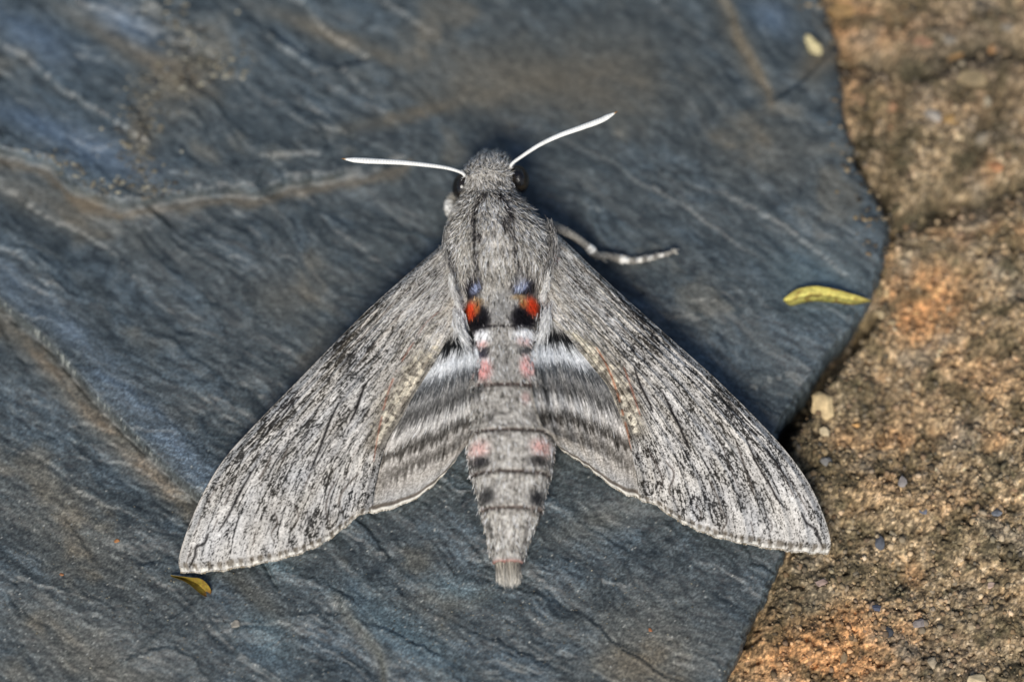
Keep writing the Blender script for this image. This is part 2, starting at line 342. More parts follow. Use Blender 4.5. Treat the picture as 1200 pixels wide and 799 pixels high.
CREV = [[(985, 60), (1040, 78), (1085, 80), (1130, 58), (1165, 48), (1230, 52)], [(1030, 225), (1050, 262), (1110, 235), (1160, 228), (1220, 205)], [(1060, 100), (1050, 150), (1040, 220)], [(1010, 240), (1000, 190), (1025, 130)], [(1180, 100), (1150, 160), (1110, 235)]]
def sand_fn(x, y):
    n1 = fbm(x/190, y/190, 3, 211); n2 = fbm(x/46, y/46, 4, 221); n3 = fbm(x/11, y/11, 3, 231); n4 = fbm(x/4.5, y/4.5, 2, 241)
    h = -.20+.24*n1+.11*n2+.045*n3+.020*n4+.12*ss(300, 0, y)*ss(960, 1100, x)
    dcr = np.full(x.shape, 99.)
    for cv in CREV:
        d, f, s = pdist(x, y, cv); dcr = np.minimum(dcr, d); h = h-.22*np.exp(-(d/(15+9*n2))**2)
    sd = edge_sd(x, y)
    gap = ss(350, 400, y)*(1-ss(520, 600, y)); h = h-.5*ss(-19, -7, sd+6*n2)*gap-.22*np.exp(-np.maximum(-sd-2, 0)/9)*(.25+.4*ss(600, 700, y))
    h = h-.07*ss(.25, .55, fbm(x/13, y/13, 3, 235)); h = h-.8*ss(4, 20, sd)
    # lip of grit lying on the slate's top corner
    e = lambda c_: np.asarray(c_)[None, None] if x.ndim == 2 else np.asarray(c_)[None]
    c1 = rgb(156, 134, 102); c2 = rgb(128, 114, 88); c3 = rgb(200, 178, 146); c4 = rgb(204, 150, 100)
    m = fbm(x/60, y/50, 4, 251)[..., None]; mm = fbm(x/9, y/9, 3, 261)[..., None]; m4 = fbm(x/4, y/4, 2, 263)[..., None]
    c = c1+(c2-c1)*ss(-.05, .45, m)*.9
    c = c+(c3-c)*ss(.0, .5, mm)*.75
    c = c+(rgb(74, 64, 50)-c)*ss(.08, .5, -mm)*.7
    c = c+(rgb(70, 68, 50)-c)*ss(.25, .6, fbm(x/30, y/25, 3, 271))[..., None]*.6
    def spot(cx, cy, rx, ry, amt=1.):
        return (amt*np.exp(-(((x-cx)/rx)**2+((y-cy)/ry)**2)*(1+.9*fbm(x/16, y/16, 3, 281))))[..., None]
    org = spot(955, 765, 85, 38, 1.4)+spot(1000, 300, 40, 30, .35)+spot(1085, 355, 55, 45, .6)+spot(1010, 100, 40, 50, .4)+spot(1150, 110, 50, 30, .3)+spot(1160, 440, 50, 40, .4)+spot(1060, 480, 40, 30, .3)+spot(1000, 735, 38, 30, .8)+spot(1100, 335, 32, 26, .7)+spot(1080, 380, 26, 20, .5)+spot(1030, 30, 60, 25, .7)+spot(1150, 250, 40, 30, .2)+spot(1040, 560, 40, 26, .35)+spot(1130, 590, 50, 20, .3)+spot(960, 10, 34, 12, .8)
    org = org+.5*ss(.2, .6, fbm(x/85, y/60, 3, 285))[..., None]; c = c+(c4-c)*np.clip(org*(.75+.5*mm), 0, .9); c = c+(rgb(140, 132, 118)-c)*ss(.15, .6, fbm(x/70, y/60, 3, 287))[..., None]*.5
    c = c+(rgb(92, 84, 76)-c)*(spot(1130, 60, 80, 60, .5)+spot(1110, 770, 60, 40, .3)).clip(0, 1)
    gm = ss(.02, .4, fbm(x/55, y/38, 4, 291))[..., None]; c = c+(rgb(76, 68, 48)-c)*gm*.6
    c = c+(rgb(58, 56, 42)-c)*(np.exp(-(dcr/14)**2)*(.5+.5*ss(-.3, .3, n2)))[..., None]*.55      # moss and dirt lodged in the joints
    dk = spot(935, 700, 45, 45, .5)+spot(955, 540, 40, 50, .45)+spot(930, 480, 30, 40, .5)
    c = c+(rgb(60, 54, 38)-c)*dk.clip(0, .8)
    sp = _h(np.floor(x/2.3), np.floor(y/2.3), 5)[..., None]; c = c*(1+(sp-.5)*.6)*(1+.3*m4)
    return h, np.clip(c, 0, 1)
xs = axis([(2.2, 6.9, .02), (6.9, 14, .12), (14, 34, 1.2)])
ys = axis([(-30, -12, 1.2), (-12, -4.6, .12), (-4.6, -1.2, .0175), (-1.2, 5.6, .024), (5.6, 14, .14), (14, 34, 1.2)])
X, Y = np.meshgrid(xs, ys); qx, qy = Q(X, Y); h, c = sand_fn(qx, qy); sd = edge_sd(qx, qy)
M = sd < 60; fm = M[:-1, :-1] | M[1:, 1:]
sand = mesh_np('sandstone_bed', np.stack([X, Y, h], -1), grid_faces(len(ys), len(xs), mask=fm), M_SAND, col=c.reshape(-1, 3))
tag(sand, kind='structure')
sand_h = lambda px, py: sand_fn(np.atleast_1d(np.asarray(px, float)), np.atleast_1d(np.asarray(py, float)))[0]

# ---- stones: an icosphere template pushed about by noise
def ico():
    t = (1+5**.5)/2
    v = np.array([(-1, t, 0), (1, t, 0), (-1, -t, 0), (1, -t, 0), (0, -1, t), (0, 1, t), (0, -1, -t), (0, 1, -t), (t, 0, -1), (t, 0, 1), (-t, 0, -1), (-t, 0, 1)], float)
    v /= np.linalg.norm(v[0])
    f = np.array([(0,11,5),(0,5,1),(0,1,7),(0,7,10),(0,10,11),(1,5,9),(5,11,4),(11,10,2),(10,7,6),(7,1,8),(3,9,4),(3,4,2),(3,2,6),(3,6,8),(3,8,9),(4,9,5),(2,4,11),(6,2,10),(8,6,7),(9,8,1)])
    return v, f
IV, IF = ico()
def ico2():
    v = list(map(tuple, IV)); f = []; cache = {}
    def mid(a, b):
        k = (min(a, b), max(a, b))
        if k not in cache:
            p = (np.array(v[a])+np.array(v[b])); p /= np.linalg.norm(p); cache[k] = len(v); v.append(tuple(p))
        return cache[k]
    for a, b, c_ in IF:
        ab, bc, ca = mid(a, b), mid(b, c_), mid(c_, a); f += [(a, ab, ca), (b, bc, ab), (c_, ca, bc), (ab, bc, ca)]
    return np.array(v), np.array(f)
IV2, IF2 = ico2()
PAL = [rgb(160, 135, 100), rgb(182, 160, 124), rgb(120, 100, 74), rgb(98, 90, 78), rgb(150, 104, 66), rgb(108, 106, 106), rgb(200, 186, 156), rgb(78, 70, 56), rgb(172, 132, 104), rgb(136, 116, 82)]
def scatter(n, seed, lo, hi, y0=-30, y1=840, onto='sand', x0=905, x1=1300):
    r = np.random.default_rng(seed)
    px = r.uniform(x0, x1, n); py = r.uniform(y0, y1, n)
    sd = edge_sd(px, py); k = sd < -5
    px, py = px[k], py[k]; n = len(px)
    rad = lo+(hi-lo)*r.random(n)**3
    z = sand_h(px, py); p = P(px, py, z); rd = rad*K
    sc = np.stack([rd*r.uniform(.75, 1.3, n), rd*r.uniform(.75, 1.3, n), rd*r.uniform(.5, .9, n)], 1)
    a = r.uniform(0, 2*np.pi, n)
    v = IV[None]*(1+r.uniform(-.22, .22, (n, 12, 1)))*sc[:, None]
    ca, sa = np.cos(a)[:, None], np.sin(a)[:, None]
    v = np.stack([v[..., 0]*ca-v[..., 1]*sa, v[..., 0]*sa+v[..., 1]*ca, v[..., 2]], -1)+p[:, None]+np.array([0, 0, -.12])*rd[:, None, None]
    f = IF[None]+(np.arange(n)*12)[:, None, None]
    pal = np.array(PAL); c = pal[r.integers(0, len(pal), n)]*r.uniform(.6, 1.1, (n, 1))
    _, cb = sand_fn(px, py); c = c*.28+cb*.78
    return v.reshape(-1, 3), f.reshape(-1, 3), np.repeat(c, 12, 0)
v, f, c = scatter(13000, 5, .9, 4.6)
tag(mesh_np('grit', v, f, M_GRIT, sand, c, smooth_=True), kind='stuff')
PEB_MESH = []
r_ = np.random.default_rng(23)
def pebble(px, py, rx, ry, ang, col, name='pebble', zlift=0., parent=sand, height=.55, onto=sand_h, seed=None, rough=.12):
    r = np.random.default_rng(int(px*7+py*13) if seed is None else seed)
    z = float(onto(px, py)[0])+zlift; p = P(px, py, z)
    lo = r.normal(size=(3, 3)); v = IV2*(1+rough*.6*r.normal(size=(len(IV2), 1)).clip(-1.5, 1.5)+.16*np.sin(IV2@lo*1.6).sum(1, keepdims=True).clip(-1.2, 1.2))
    
    for _ in range(9):
        nn = r.normal(size=3); nn /= np.linalg.norm(nn); ex = np.maximum(v@nn-r.uniform(.45, .8), 0); v = v-ex[:, None]*nn
    v = v*np.array([rx*K, ry*K, min(rx, ry)*K*height])
    a = -math.radians(ang); v = np.stack([v[:, 0]*math.cos(a)-v[:, 1]*math.sin(a), v[:, 0]*math.sin(a)+v[:, 1]*math.cos(a), v[:, 2]], 1)
    cc = np.tile(col, (len(v), 1))*(1+.08*r.normal(size=(len(v), 1)))
    return mesh_np(name, v+p, IF2, M_GRIT, parent, cc, smooth_=False, loc=tuple(p))
named = [(965, 479, 16, 21, -12, rgb(206, 180, 134)), (968, 507, 8, 8, 0, rgb(190, 172, 138)), (1047, 474, 7, 6, 0, rgb(104, 108, 116)), (1083, 598, 8, 7, 0, rgb(98, 100, 108)),
         (1030, 636, 7, 9, 10, rgb(88, 90, 95)), (1028, 712, 8, 5, 20, rgb(84, 88, 102)), (1076, 731, 10, 8, -20, rgb(142, 132, 126)), (1040, 738, 6, 8, -20, rgb(48, 50, 54)),
         (1145, 796, 14, 9, 0, rgb(196, 176, 140)), (990, 770, 6, 9, 15, rgb(150, 130, 100)), (965, 682, 9, 7, 0, rgb(150, 128, 116)), (1162, 686, 8, 5, 0, rgb(186, 160, 140)),
         (1092, 776, 8, 8, 0, rgb(168, 152, 126)), (1168, 600, 8, 6, 0, rgb(100, 103, 108)), (1057, 566, 7, 8, 0, rgb(138, 130, 124)), (968, 541, 9, 8, 0, rgb(116, 114, 110)),
         (1032, 368, 8, 7, 0, rgb(178, 158, 122)), (1045, 378, 6, 5, 0, rgb(160, 140, 106)), (1006, 389, 4, 4, 0, rgb(132, 134, 140)), (995, 400, 4, 4, 0, rgb(190, 104, 60)), (1004, 498, 6, 4, 0, rgb(196, 150, 92)),
         (992, 158, 11, 11, 0, rgb(168, 138, 106)), (1093, 133, 12, 9, 40, rgb(150, 142, 130)), (1155, 120, 9, 9, 0, rgb(150, 140, 118)),
         (1115, 140, 14, 10, 0, rgb(160, 128, 80)), (1168, 195, 11, 9, 0, rgb(166, 118, 80)), (1008, 208, 10, 8, 0, rgb(172, 134, 102)), (1044, 123, 11, 8, 0, rgb(160, 122, 90)), (1060, 262, 10, 10, 0, rgb(180, 142, 104)),
         (1076, 235, 9, 9, 0, rgb(176, 148, 108)), (1140, 90, 22, 12, 10, rgb(146, 128, 96)), (1160, 57, 18, 7, 5, rgb(178, 132, 86)), (1118, 66, 16, 8, -20, rgb(166, 130, 84)), (1042, 150, 6, 5, 0, rgb(170, 130, 96)), (1150, 165, 18, 10, -20, rgb(140, 130, 112)),
         (985, 15, 22, 12, 0, rgb(162, 130, 84)), (952, 6, 18, 10, 0, rgb(166, 134, 84)), (1080, 50, 14, 8, 0, rgb(146, 112, 86)), (1178, 28, 16, 12, 0, rgb(128, 122, 110)), (1110, 45, 12, 8, 0, rgb(122, 114, 100))]
for q in named: pebble(*q)
for i in range(75):
    px, py = r_.uniform(930, 1260), r_.uniform(-20, 830)
    if edge_sd(np.array([px]), np.array([py]))[0] > -9: continue
    if 880 < px < 985 and 500 < py < 655: continue
    rr = r_.uniform(4, 8.5) if py > 260 else r_.uniform(6, 12)
    pebble(px, py, rr, rr*r_.uniform(.65, 1), r_.uniform(0, 180), PAL[r_.integers(0, len(PAL))]*.5+.5*sand_fn(np.array([px]), np.array([py]))[1][0]*r_.uniform(.8, 1.1), zlift=-.3*rr*K, height=.55)
# small stones lying loose on the slate
def loose(px, py, rx, ry, ang, col, label, cat='stone', name='small_stone', group=None, height=.6):
    o = pebble(px, py, rx, ry, ang, col, name=name, parent=None, onto=slate_h, zlift=ry*K*.25, height=height)
    return tag(o, label, cat, group)
loose(952, 53, 13, 20, -20, rgb(190, 176, 132), 'cream flat stone chip lying on the slate corner beside the sandstone', height=.35)
loose(277, 731, 5.5, 5, 0, rgb(140, 134, 122), 'small grey stone on the slate below the left wing tip and the brown husk')
loose(136, 634, 3.5, 2.6, 0, rgb(158, 108, 66), 'larger of two tiny orange grains on the slate left of the left wing tip', 'grain', 'grain')
loose(72, 673, 3, 2.2, 20, rgb(156, 108, 72), 'smaller tiny orange grain on the slate near the left picture edge', 'grain', 'grain')
loose(762, 738, 3.5, 2.4, 20, rgb(176, 112, 70), 'tiny orange brown grain on the tan slate patch right of the abdomen tip', 'grain', 'grain')
Gq = 'pale quartz grains scattered on the upper left slate'
qz = [(213, 103, 8, 4, 5), (265, 88, 6, 9, 0), (233, 77, 8, 5, -30), (218, 68, 7, 4, 0), (188, 90, 5, 6, 0), (147, 170, 4, 6, 0), (193, 223, 5, 4, 0), (120, 210, 5, 3, 0), (143, 216, 5, 4, 0), (213, 178, 4, 4, 0), (219, 202, 4, 3, 0),
      (161, 155, 3, 4, 0), (285, 90, 5, 7, 20), (30, 176, 8, 3, 10), (88, 206, 6, 4, 0), (172, 212, 4, 3, 0), (180, 108, 5, 4, 0), (199, 62, 5, 4, 0), (236, 97, 6, 4, 0), (279, 14, 6, 6, 0)]
for a in qz: loose(a[0], a[1], a[2]*.7, a[3]*.6, a[4], rgb(158, 154, 136)*(.75+.3*r_.random()), 'pale quartz grain lying among others on the rugged upper left slate', 'grain', 'quartz_grain', Gq)

def crumbs(n, path, spread, lo, hi, seed, cols):
    r = np.random.default_rng(seed); pth = smooth(path, 200); k = r.integers(0, 200, n)
    px = pth[k, 0]+r.normal(0, 1, n)*spread; py = pth[k, 1]+r.normal(0, .7, n)*spread
    rd = (lo+(hi-lo)*r.random(n)**3)*K; p = P(px, py, slate_h(px, py))
    v = IV[None]*(1+r.uniform(-.3, .3, (n, 12, 1)))*np.stack([rd*r.uniform(.8, 1.6, n), rd*r.uniform(.6, 1.1, n), rd*.5], 1)[:, None]+p[:, None]
    c = np.array(cols)[r.integers(0, len(cols), n)]*r.uniform(.7, 1.1, (n, 1))
    return v.reshape(-1, 3), (IF[None]+(np.arange(n)*12)[:, None, None]).reshape(-1, 3), np.repeat(c, 12, 0)
CR = [rgb(112, 106, 92), rgb(86, 88, 86), rgb(128, 120, 100), rgb(96, 92, 82), rgb(150, 144, 124)]
parts_ = [crumbs(500, [(285, 70), (225, 85), (180, 105), (160, 160), (165, 215)], 15, 1.2, 4, 1, CR), crumbs(260, [(60, 180), (110, 212), (150, 222), (200, 222)], 8, 1., 3.4, 2, CR),
          crumbs(120, [(190, 10), (215, 30), (205, 62)], 10, 1., 4, 3, CR), crumbs(500, [(40, 600), (160, 690), (300, 760)], 70, .5, 1.2, 4, CR), crumbs(500, [(480, 740), (640, 720), (780, 740)], 60, .5, 1.2, 5, CR),
          crumbs(260, [(945, -10), (968, 20), (985, 55), (990, 110), (1002, 180), (1030, 245), (1030, 300)], 13, 1.0, 3.6, 6, [PAL[k]*.9 for k in (0, 1, 2, 3, 7, 9)])]
off = 0; vv = []; ff = []; cc_ = []
for v, f, c in parts_: vv.append(v); ff.append(f+off); cc_.append(c); off += len(v)
tag(mesh_np('crumbs', np.vstack(vv), np.vstack(ff), M_GRIT, slab, np.vstack(cc_)), kind='stuff')

# ================================================================ MOTH
moth = empty('moth', tuple(P(592, 430, 0)))
tag(moth, 'large grey mottled hawk moth with white antennae and pink spots, resting on slate', 'moth')
def grey(v, warm=0.): 
    v = np.asarray(v)[..., None]
    return v*np.array([1.02, 1.0, .965])+np.asarray(warm)*np.array([.05, .02, -.03])
# ---- coons patch of a wing
def coons(cs, ci, base, outer, n, m):
    A = smooth(cs, n); B = smooth(ci, n); C0 = smooth(base, m); C1 = smooth(outer, m)
    C0[0], C0[-1], C1[0], C1[-1] = A[0], B[0], A[-1], B[-1]
    t = np.linspace(0, 1, n)[:, None, None]; s = np.linspace(0, 1, m)[None, :, None]
    S = (1-s)*A[:, None]+s*B[:, None]+(1-t)*C0[None]+t*C1[None]-((1-s)*(1-t)*A[0]+s*(1-t)*B[0]+(1-s)*t*A[-1]+s*t*B[-1])
    return S, np.broadcast_to(s[..., 0], (n, m)), np.broadcast_to(t[..., 0], (n, m))
LF = dict(cs=[(523, 283), (500, 302), (468, 330), (430, 364), (390, 404), (350, 445), (303, 493), (264, 536), (238, 578), (219, 622), (209.5, 655), (212, 671)],
          ci=[(551, 345), (541, 372), (524, 398), (504, 434), (478, 478), (455, 516), (443, 556), (434, 599)],
          base=[(523, 283), (538, 310), (551, 345)],
          outer=[(212, 671), (235, 671), (262, 668), (292, 663), (322, 657), (350, 649), (378, 637), (400, 621), (418, 606), (434, 599)])
RF = dict(cs=[(646, 268), (672, 292), (700, 319), (745, 360), (792, 402), (838, 443), (882, 486), (920, 527), (948, 566), (966, 606), (973.5, 635), (971, 649)],
          ci=[(630, 338), (640, 366), (660, 388), (684, 418), (712, 456), (733, 505), (744, 548), (749, 585)],
          base=[(646, 268), (634, 300), (630, 338)],
          outer=[(971, 649), (945, 648), (918, 645), (892, 641), (866, 636), (838, 629), (812, 619), (790, 607), (770, 593), (749, 585)])
LH = dict(cs=[(538, 362), (520, 385), (490, 430), (462, 478), (438, 520), (428, 560), (424, 598)],
          ci=[(546, 371), (550, 386), (558, 402), (565, 440), (568, 475), (562, 500), (548, 513)],
          base=[(538, 362), (542, 366), (546, 371)],
          outer=[(424, 598), (438, 601), (458, 596), (480, 588), (500, 575), (518, 558), (534, 538), (548, 513)])
RH = dict(cs=[(646, 357), (662, 375), (696, 412), (726, 450), (748, 500), (758, 545), (760, 586)],
          ci=[(638, 368), (633, 386), (625, 403), (621, 432), (626, 470), (636, 500), (651, 519)],
          base=[(646, 357), (642, 362), (638, 368)],
          outer=[(760, 586), (748, 584), (728, 577), (708, 563), (692, 550), (676, 539), (662, 530), (651, 519)])
VEINS = [.05, .12, .2, .3, .41, .52, .62, .71, .8, .89, .96]
def fore_z(s, t, seed):
    zc = np.interp(t, [0, .15, .4, .7, .9, 1], [.60, .70, .64, .42, .20, .07])
    zi = np.interp(t, [0, .2, .5, .8, 1], [.80, .86, .56, .34, .26])
    z = zc*(1-s)+zi*s+.10*np.sin(np.pi*s)*(1-.3*t)
    for k, v in enumerate(VEINS):
        vv = v+.012*np.sin(t*5+k)
        z = z+.024*np.exp(-((s-vv)/.013)**2)*ss(.1, .35, t)
        if k < len(VEINS)-1: z = z-.010*np.exp(-((s-(v+VEINS[k+1])/2)/.03)**2)*ss(.25, .6, t)
    z = z-.05*np.exp(-(s/.03)**2)                       # costa rolls down
    z = z-.03*ss(.97, 1, s)+.015*np.exp(-((s-.955)/.03)**2)*ss(.12, .2, t)*(1-ss(.6, .75, t))
    z = z+.02*np.sin(s*46+seed)*ss(.9, 1, t)
    z = z+.012*fbm(s*10, t*9, 3, 300+seed)
    return z
def hind_z(s, t, seed):
    zo = np.interp(t, [0, .3, .6, 1], [.84, .68, .42, .12]); zi = np.interp(t, [0, .3, .6, .85, 1], [.80, .93, .93, .88, .50])
    z = zo+(zi-zo)*s**1.7
    z = z+.015*np.sin(s*40+seed)*ss(.15, .5, t)*(.6+.4*s)+.03*np.sin(s*38+1)*ss(.85, 1, t)
    z = z+0
    return z
def paint_fore(x, y, s, t, seed, strokes, px, py):
    """pigment; x,y = left-wing plan coordinates, px,py = this wing's own"""
    S = s*250; T = t*420
    v = .60+.05*ss(.6, .95, t)-.02*ss(.35, .1, t)
    big = fbm(S/60, T/90, 3, 400+seed); v = v+.08*big
    n1 = fbm(S/7+1.5*fbm(T/60, S/40, 2, seed), T/50, 4, 410+seed)
    n2 = fbm(S/2.6, T/12, 3, 420+seed); n3 = fbm(S/14, T/60, 4, 430+seed)
    v = v-.26*ss(.14, .36, n1)*(.45+.55*ss(-.2, .3, big+n3))+.10*ss(.12, .45, -n1)
    v = v-.20*ss(.12, .4, n2)+.10*ss(.12, .5, -n2)
    v = v-.14*ss(.1, .5, n3)
    def spot(cx, cy, rx, ry, ang, amt):
        ca, sa = math.cos(math.radians(ang)), math.sin(math.radians(ang))
        u = ((x-cx)*ca+(y-cy)*sa)/rx; w = (-(x-cx)*sa+(y-cy)*ca)/ry
        return amt*np.exp(-(u*u+w*w))
    mod = np.clip(.55+1.1*n2+.9*n1, 0, 1.4)
    dark = spot(405, 420, 20, 26, -40, .34)+spot(420, 385, 24, 10, -42, .36)+spot(318, 500, 46, 13, -50, .42)+spot(450, 350, 30, 7, -42, .2)+spot(350, 520, 32, 12, -58, .20)
    dark = dark+spot(270, 560, 40, 8, -56, .2)+spot(440, 420, 26, 16, -50, .14)+spot(330, 560, 26, 10, -62, .16)+spot(375, 470, 22, 10, -55, .12)+spot(350, 610, 40, 9, -14, .14)
    dark = dark+spot(500, 330, 30, 10, -45, .12)+spot(480, 400, 26, 10, -55, .16)+spot(415, 545, 22, 10, -60, .10)+spot(385, 555, 12, 26, 20, .12)
    v = v-dark*mod*1.9
    v = v+spot(290, 640, 60, 22, -15, .12)+spot(400, 590, 26, 20, -40, .10)+spot(420, 520, 12, 40, 15, .07)+spot(345, 490, 14, 40, 35, .08)+spot(260, 600, 10, 50, 24, .10)
    # wavy cross lines
    for t0, amp in ((.30, .26), (.36, .2), (.55, .28), (.60, .22), (.78, .2), (.83, .2)):
        tt = t0+.035*np.sin(s*11+t0*20)+.014*np.sin(s*60+t0*9)+.02*fbm(s*12, t*2, 3, 440+seed)
        w = .006+.004*fbm(s*20, t*5, 2, 450)
        v = v-amp*np.exp(-((t-tt)/np.maximum(w, .002))**2)*ss(-.15, .2, fbm(s*14, t*6, 2, 460+seed))
    # scalloped rings before the margin
    for s0, t0, rs, rt in ((.56, .93, .028, .032), (.655, .925, .034, .036), (.76, .925, .036, .036), (.86, .93, .034, .034), (.945, .94, .026, .028)):
        rr = np.hypot((s-s0-.01*n2)/rs, (t-t0)/rt); v = v-.50*np.exp(-((rr-1)/.2)**2)*ss(-.4, .0, n3+n2+.2)
        v = v-.15*np.exp(-((rr-.2)/.3)**2)
    bz = fbm(px/17, py/17, 3, 490+seed); v = v-.13*ss(.12, .4, bz)*ss(.05, .25, t)+.09*ss(.1, .45, -bz)+.05*ss(.4, .1, t)
    # thin dark vein streaks of the outer half
    rs_ = np.random.default_rng(88+seed)
    for k in range(46):
        s0 = rs_.uniform(.03, .97); ta = rs_.uniform(.42, .86); ln = rs_.uniform(.05, .17); ww = rs_.uniform(.0022, .0048); ph = rs_.uniform(0, 6)
        tt = np.clip((t-ta)/ln, 0, 1); m = (t > ta) & (t < ta+ln)
        v = v-m*rs_.uniform(.3, .8)*np.exp(-((s-s0-.006*np.sin(t*30+ph)-.02*(t-ta))/(ww*np.sin(np.pi*tt)**.5+1e-4))**2)
    for k in range(14):                               # pale dashes between them
        s0 = rs_.uniform(.05, .95); ta = rs_.uniform(.5, .82); ln = rs_.uniform(.06, .14)
        tt = np.clip((t-ta)/ln, 0, 1); v = v+.22*np.exp(-((s-s0)/.010)**2)*np.sin(np.pi*tt)
    # every scale is either dark or pale; the markings are how many of them are dark
    g = _h(np.floor(px/1.15), np.floor(py/1.15), seed); g2 = _h(np.floor(S/1.3), np.floor(T/2.2), seed+1)
    den = np.clip(.26+(.585-v)*1.5, .06, .97); rnd = .5*g+.5*g2
    rnd = np.clip((rnd-.5)*1.35+.5, 0, 1)
    dkm = ss(-.09, .09, den-rnd)
    v = (.675+.10*ss(.5, .8, v)+.07*fbm(S/30, T/50, 2, 7)+.16*(g-.5))*(1-dkm)+(.29+.14*(g2-.5)-.08*ss(.5, .3, v))*dkm
    v = np.clip(v, .1, .98)
    warm = .35*fbm(S/40, T/70, 3, 470+seed)+.1+.5*ss(.45, .1, t)*.4
    c = grey(v)+np.asarray(warm)[..., None]*np.array([.05, .018, -.035])
    # crusty cream fringe of the inner edge
    dC, fC, _ = pdist(x, y, [(514, 402), (498, 419), (483, 444), (467, 472), (450, 500), (441, 520)])
    wC = np.interp(fC, [0, .2, .45, .8, 1], [5, 11, 16, 11, 5])
    ni = fbm(px/7, py/7, 3, 77); cr = ss(.95, .6, dC/wC+.9*ss(-.1, .35, fbm(px/18, py/18, 2, 79))+1.5*ni+.5*n3+.8*(g-.5))*ss(-.3, -.1, ni*-1.)
    c = c+(rgb(218, 208, 186)*(.72+.36*g[..., None])-c)*(cr*.9)[..., None]
    brn = np.exp(-(dC/(wC+8))**2)*(1-cr)*ss(.05, .2, fC); c = c+(rgb(92, 82, 66)-c)*(brn*.55)[..., None]
    c = c*(1-.25*np.exp(-((s-.965)/.01)**2)*ss(.15, .25, t))[..., None]
    for st_ in strokes:
        poly, w, col, al = st_[:4]
        d, f, sg = pdist(px, py, smooth(poly, 14))
        ww = w*(.35+.65*np.sin(np.pi*np.clip(f, .02, .98))**.5)*(1+.5*n2)
        a = np.exp(-(d/np.maximum(ww, .3))**2)*al
        if len(st_) > 4: a = a*ss(-.35, .15, gn(f*st_[4], seed+.5, 7)+.1)
        c = c+(np.asarray(col)-c)*a[..., None]
    # margin: brown line, cream edge
    mg = ss(.972, .980, t)*(1-ss(.992, .996, t))
    c = c+(rgb(78, 68, 54)-c)*(mg*(.22+.62*ss(-.3, .5, np.sin(s*2*np.pi*21+1+5*fbm(s*9, s*0+.5, 2, 3))+1.2*gn(s*55, t*30, 4))))[..., None]*.75
    c = c+(rgb(228, 222, 208)-c)*(ss(.984, .992, t)*(1-.7*(np.sin(s*2*np.pi*21+1+3*fbm(s*9, s*0+.5, 2, 3)) > .2))*(.45+.55*ss(-.3, .2, gn(s*60, s*0+.7, 6))))[..., None]
    ce = 1-ss(.0, .012, s); c = c+(rgb(168, 160, 146)-c)*(ce*.5)[..., None]
    return np.clip(c, 0.02, 1)
BK = rgb(26, 24, 24); RD = rgb(150, 92, 74); BR = rgb(60, 52, 46)
ST_L = [([(428, 450), (422, 465), (417, 480), (411, 492)], 1.6, BK, .95), ([(397, 472), (386, 495), (376, 522), (366, 546)], 1.7, BK, .95), ([(428, 452), (417, 482), (404, 505)], .8, BK, .5),
        ([(244, 625), (240, 636), (230, 641), (228, 652), (222, 664)], 1.8, BK, .85), ([(300, 545), (285, 570), (272, 595), (263, 612), (256, 622)], 1.5, BK, .8),
        ([(495, 386), (480, 408), (465, 434), (454, 462), (447, 490), (442, 514), (438, 540)], 1.1, RD, .6, 16), ([(520, 360), (500, 378), (490, 392)], 1., RD, .3),
        ([(325, 515), (315, 540), (305, 560), (300, 580)], 1.3, BR, .7, 6), ([(345, 505), (335, 530), (328, 548)], 1.1, BR, .7, 4), ([(372, 540), (362, 558), (356, 572)], 1.1, BR, .6, 4),
        ([(395, 560), (385, 580), (382, 600), (388, 615)], 1.2, BR, .6), ([(280, 560), (262, 592), (250, 620)], 1., BR, .6, 8), ([(262, 556), (240, 595), (228, 625)], .9, BR, .5, 9),
        ([(420, 555), (404, 572), (397, 588), (402, 600)], 1.3, BR, .65), ([(500, 315), (470, 345), (440, 378), (418, 402)], 1.1, BR, .6, 14), ([(510, 326), (480, 356), (455, 385), (430, 412)], 1., BR, .55, 14), ([(512, 345), (490, 368), (470, 392)], 1., BR, .5, 8),
        ([(460, 345), (430, 372), (400, 402), (370, 432)], 1., BR, .5, 12), ([(355, 455), (330, 482), (306, 508)], 1.3, BK, .5, 9), ([(385, 425), (360, 452), (340, 475)], 1.1, BK, .45, 7),
        ([(322, 600), (325, 612), (318, 625), (322, 636)], 1.1, BR, .7), ([(345, 590), (350, 605), (345, 618)], 1.1, BR, .6), ([(300, 620), (296, 640)], 1., BR, .5), ([(360, 596), (362, 612), (370, 622)], 1.2, BK, .5),
        ([(225, 640), (218, 660)], .9, BR, .5), ([(440, 395), (425, 420), (412, 440)], 1.2, BR, .4, 5)]
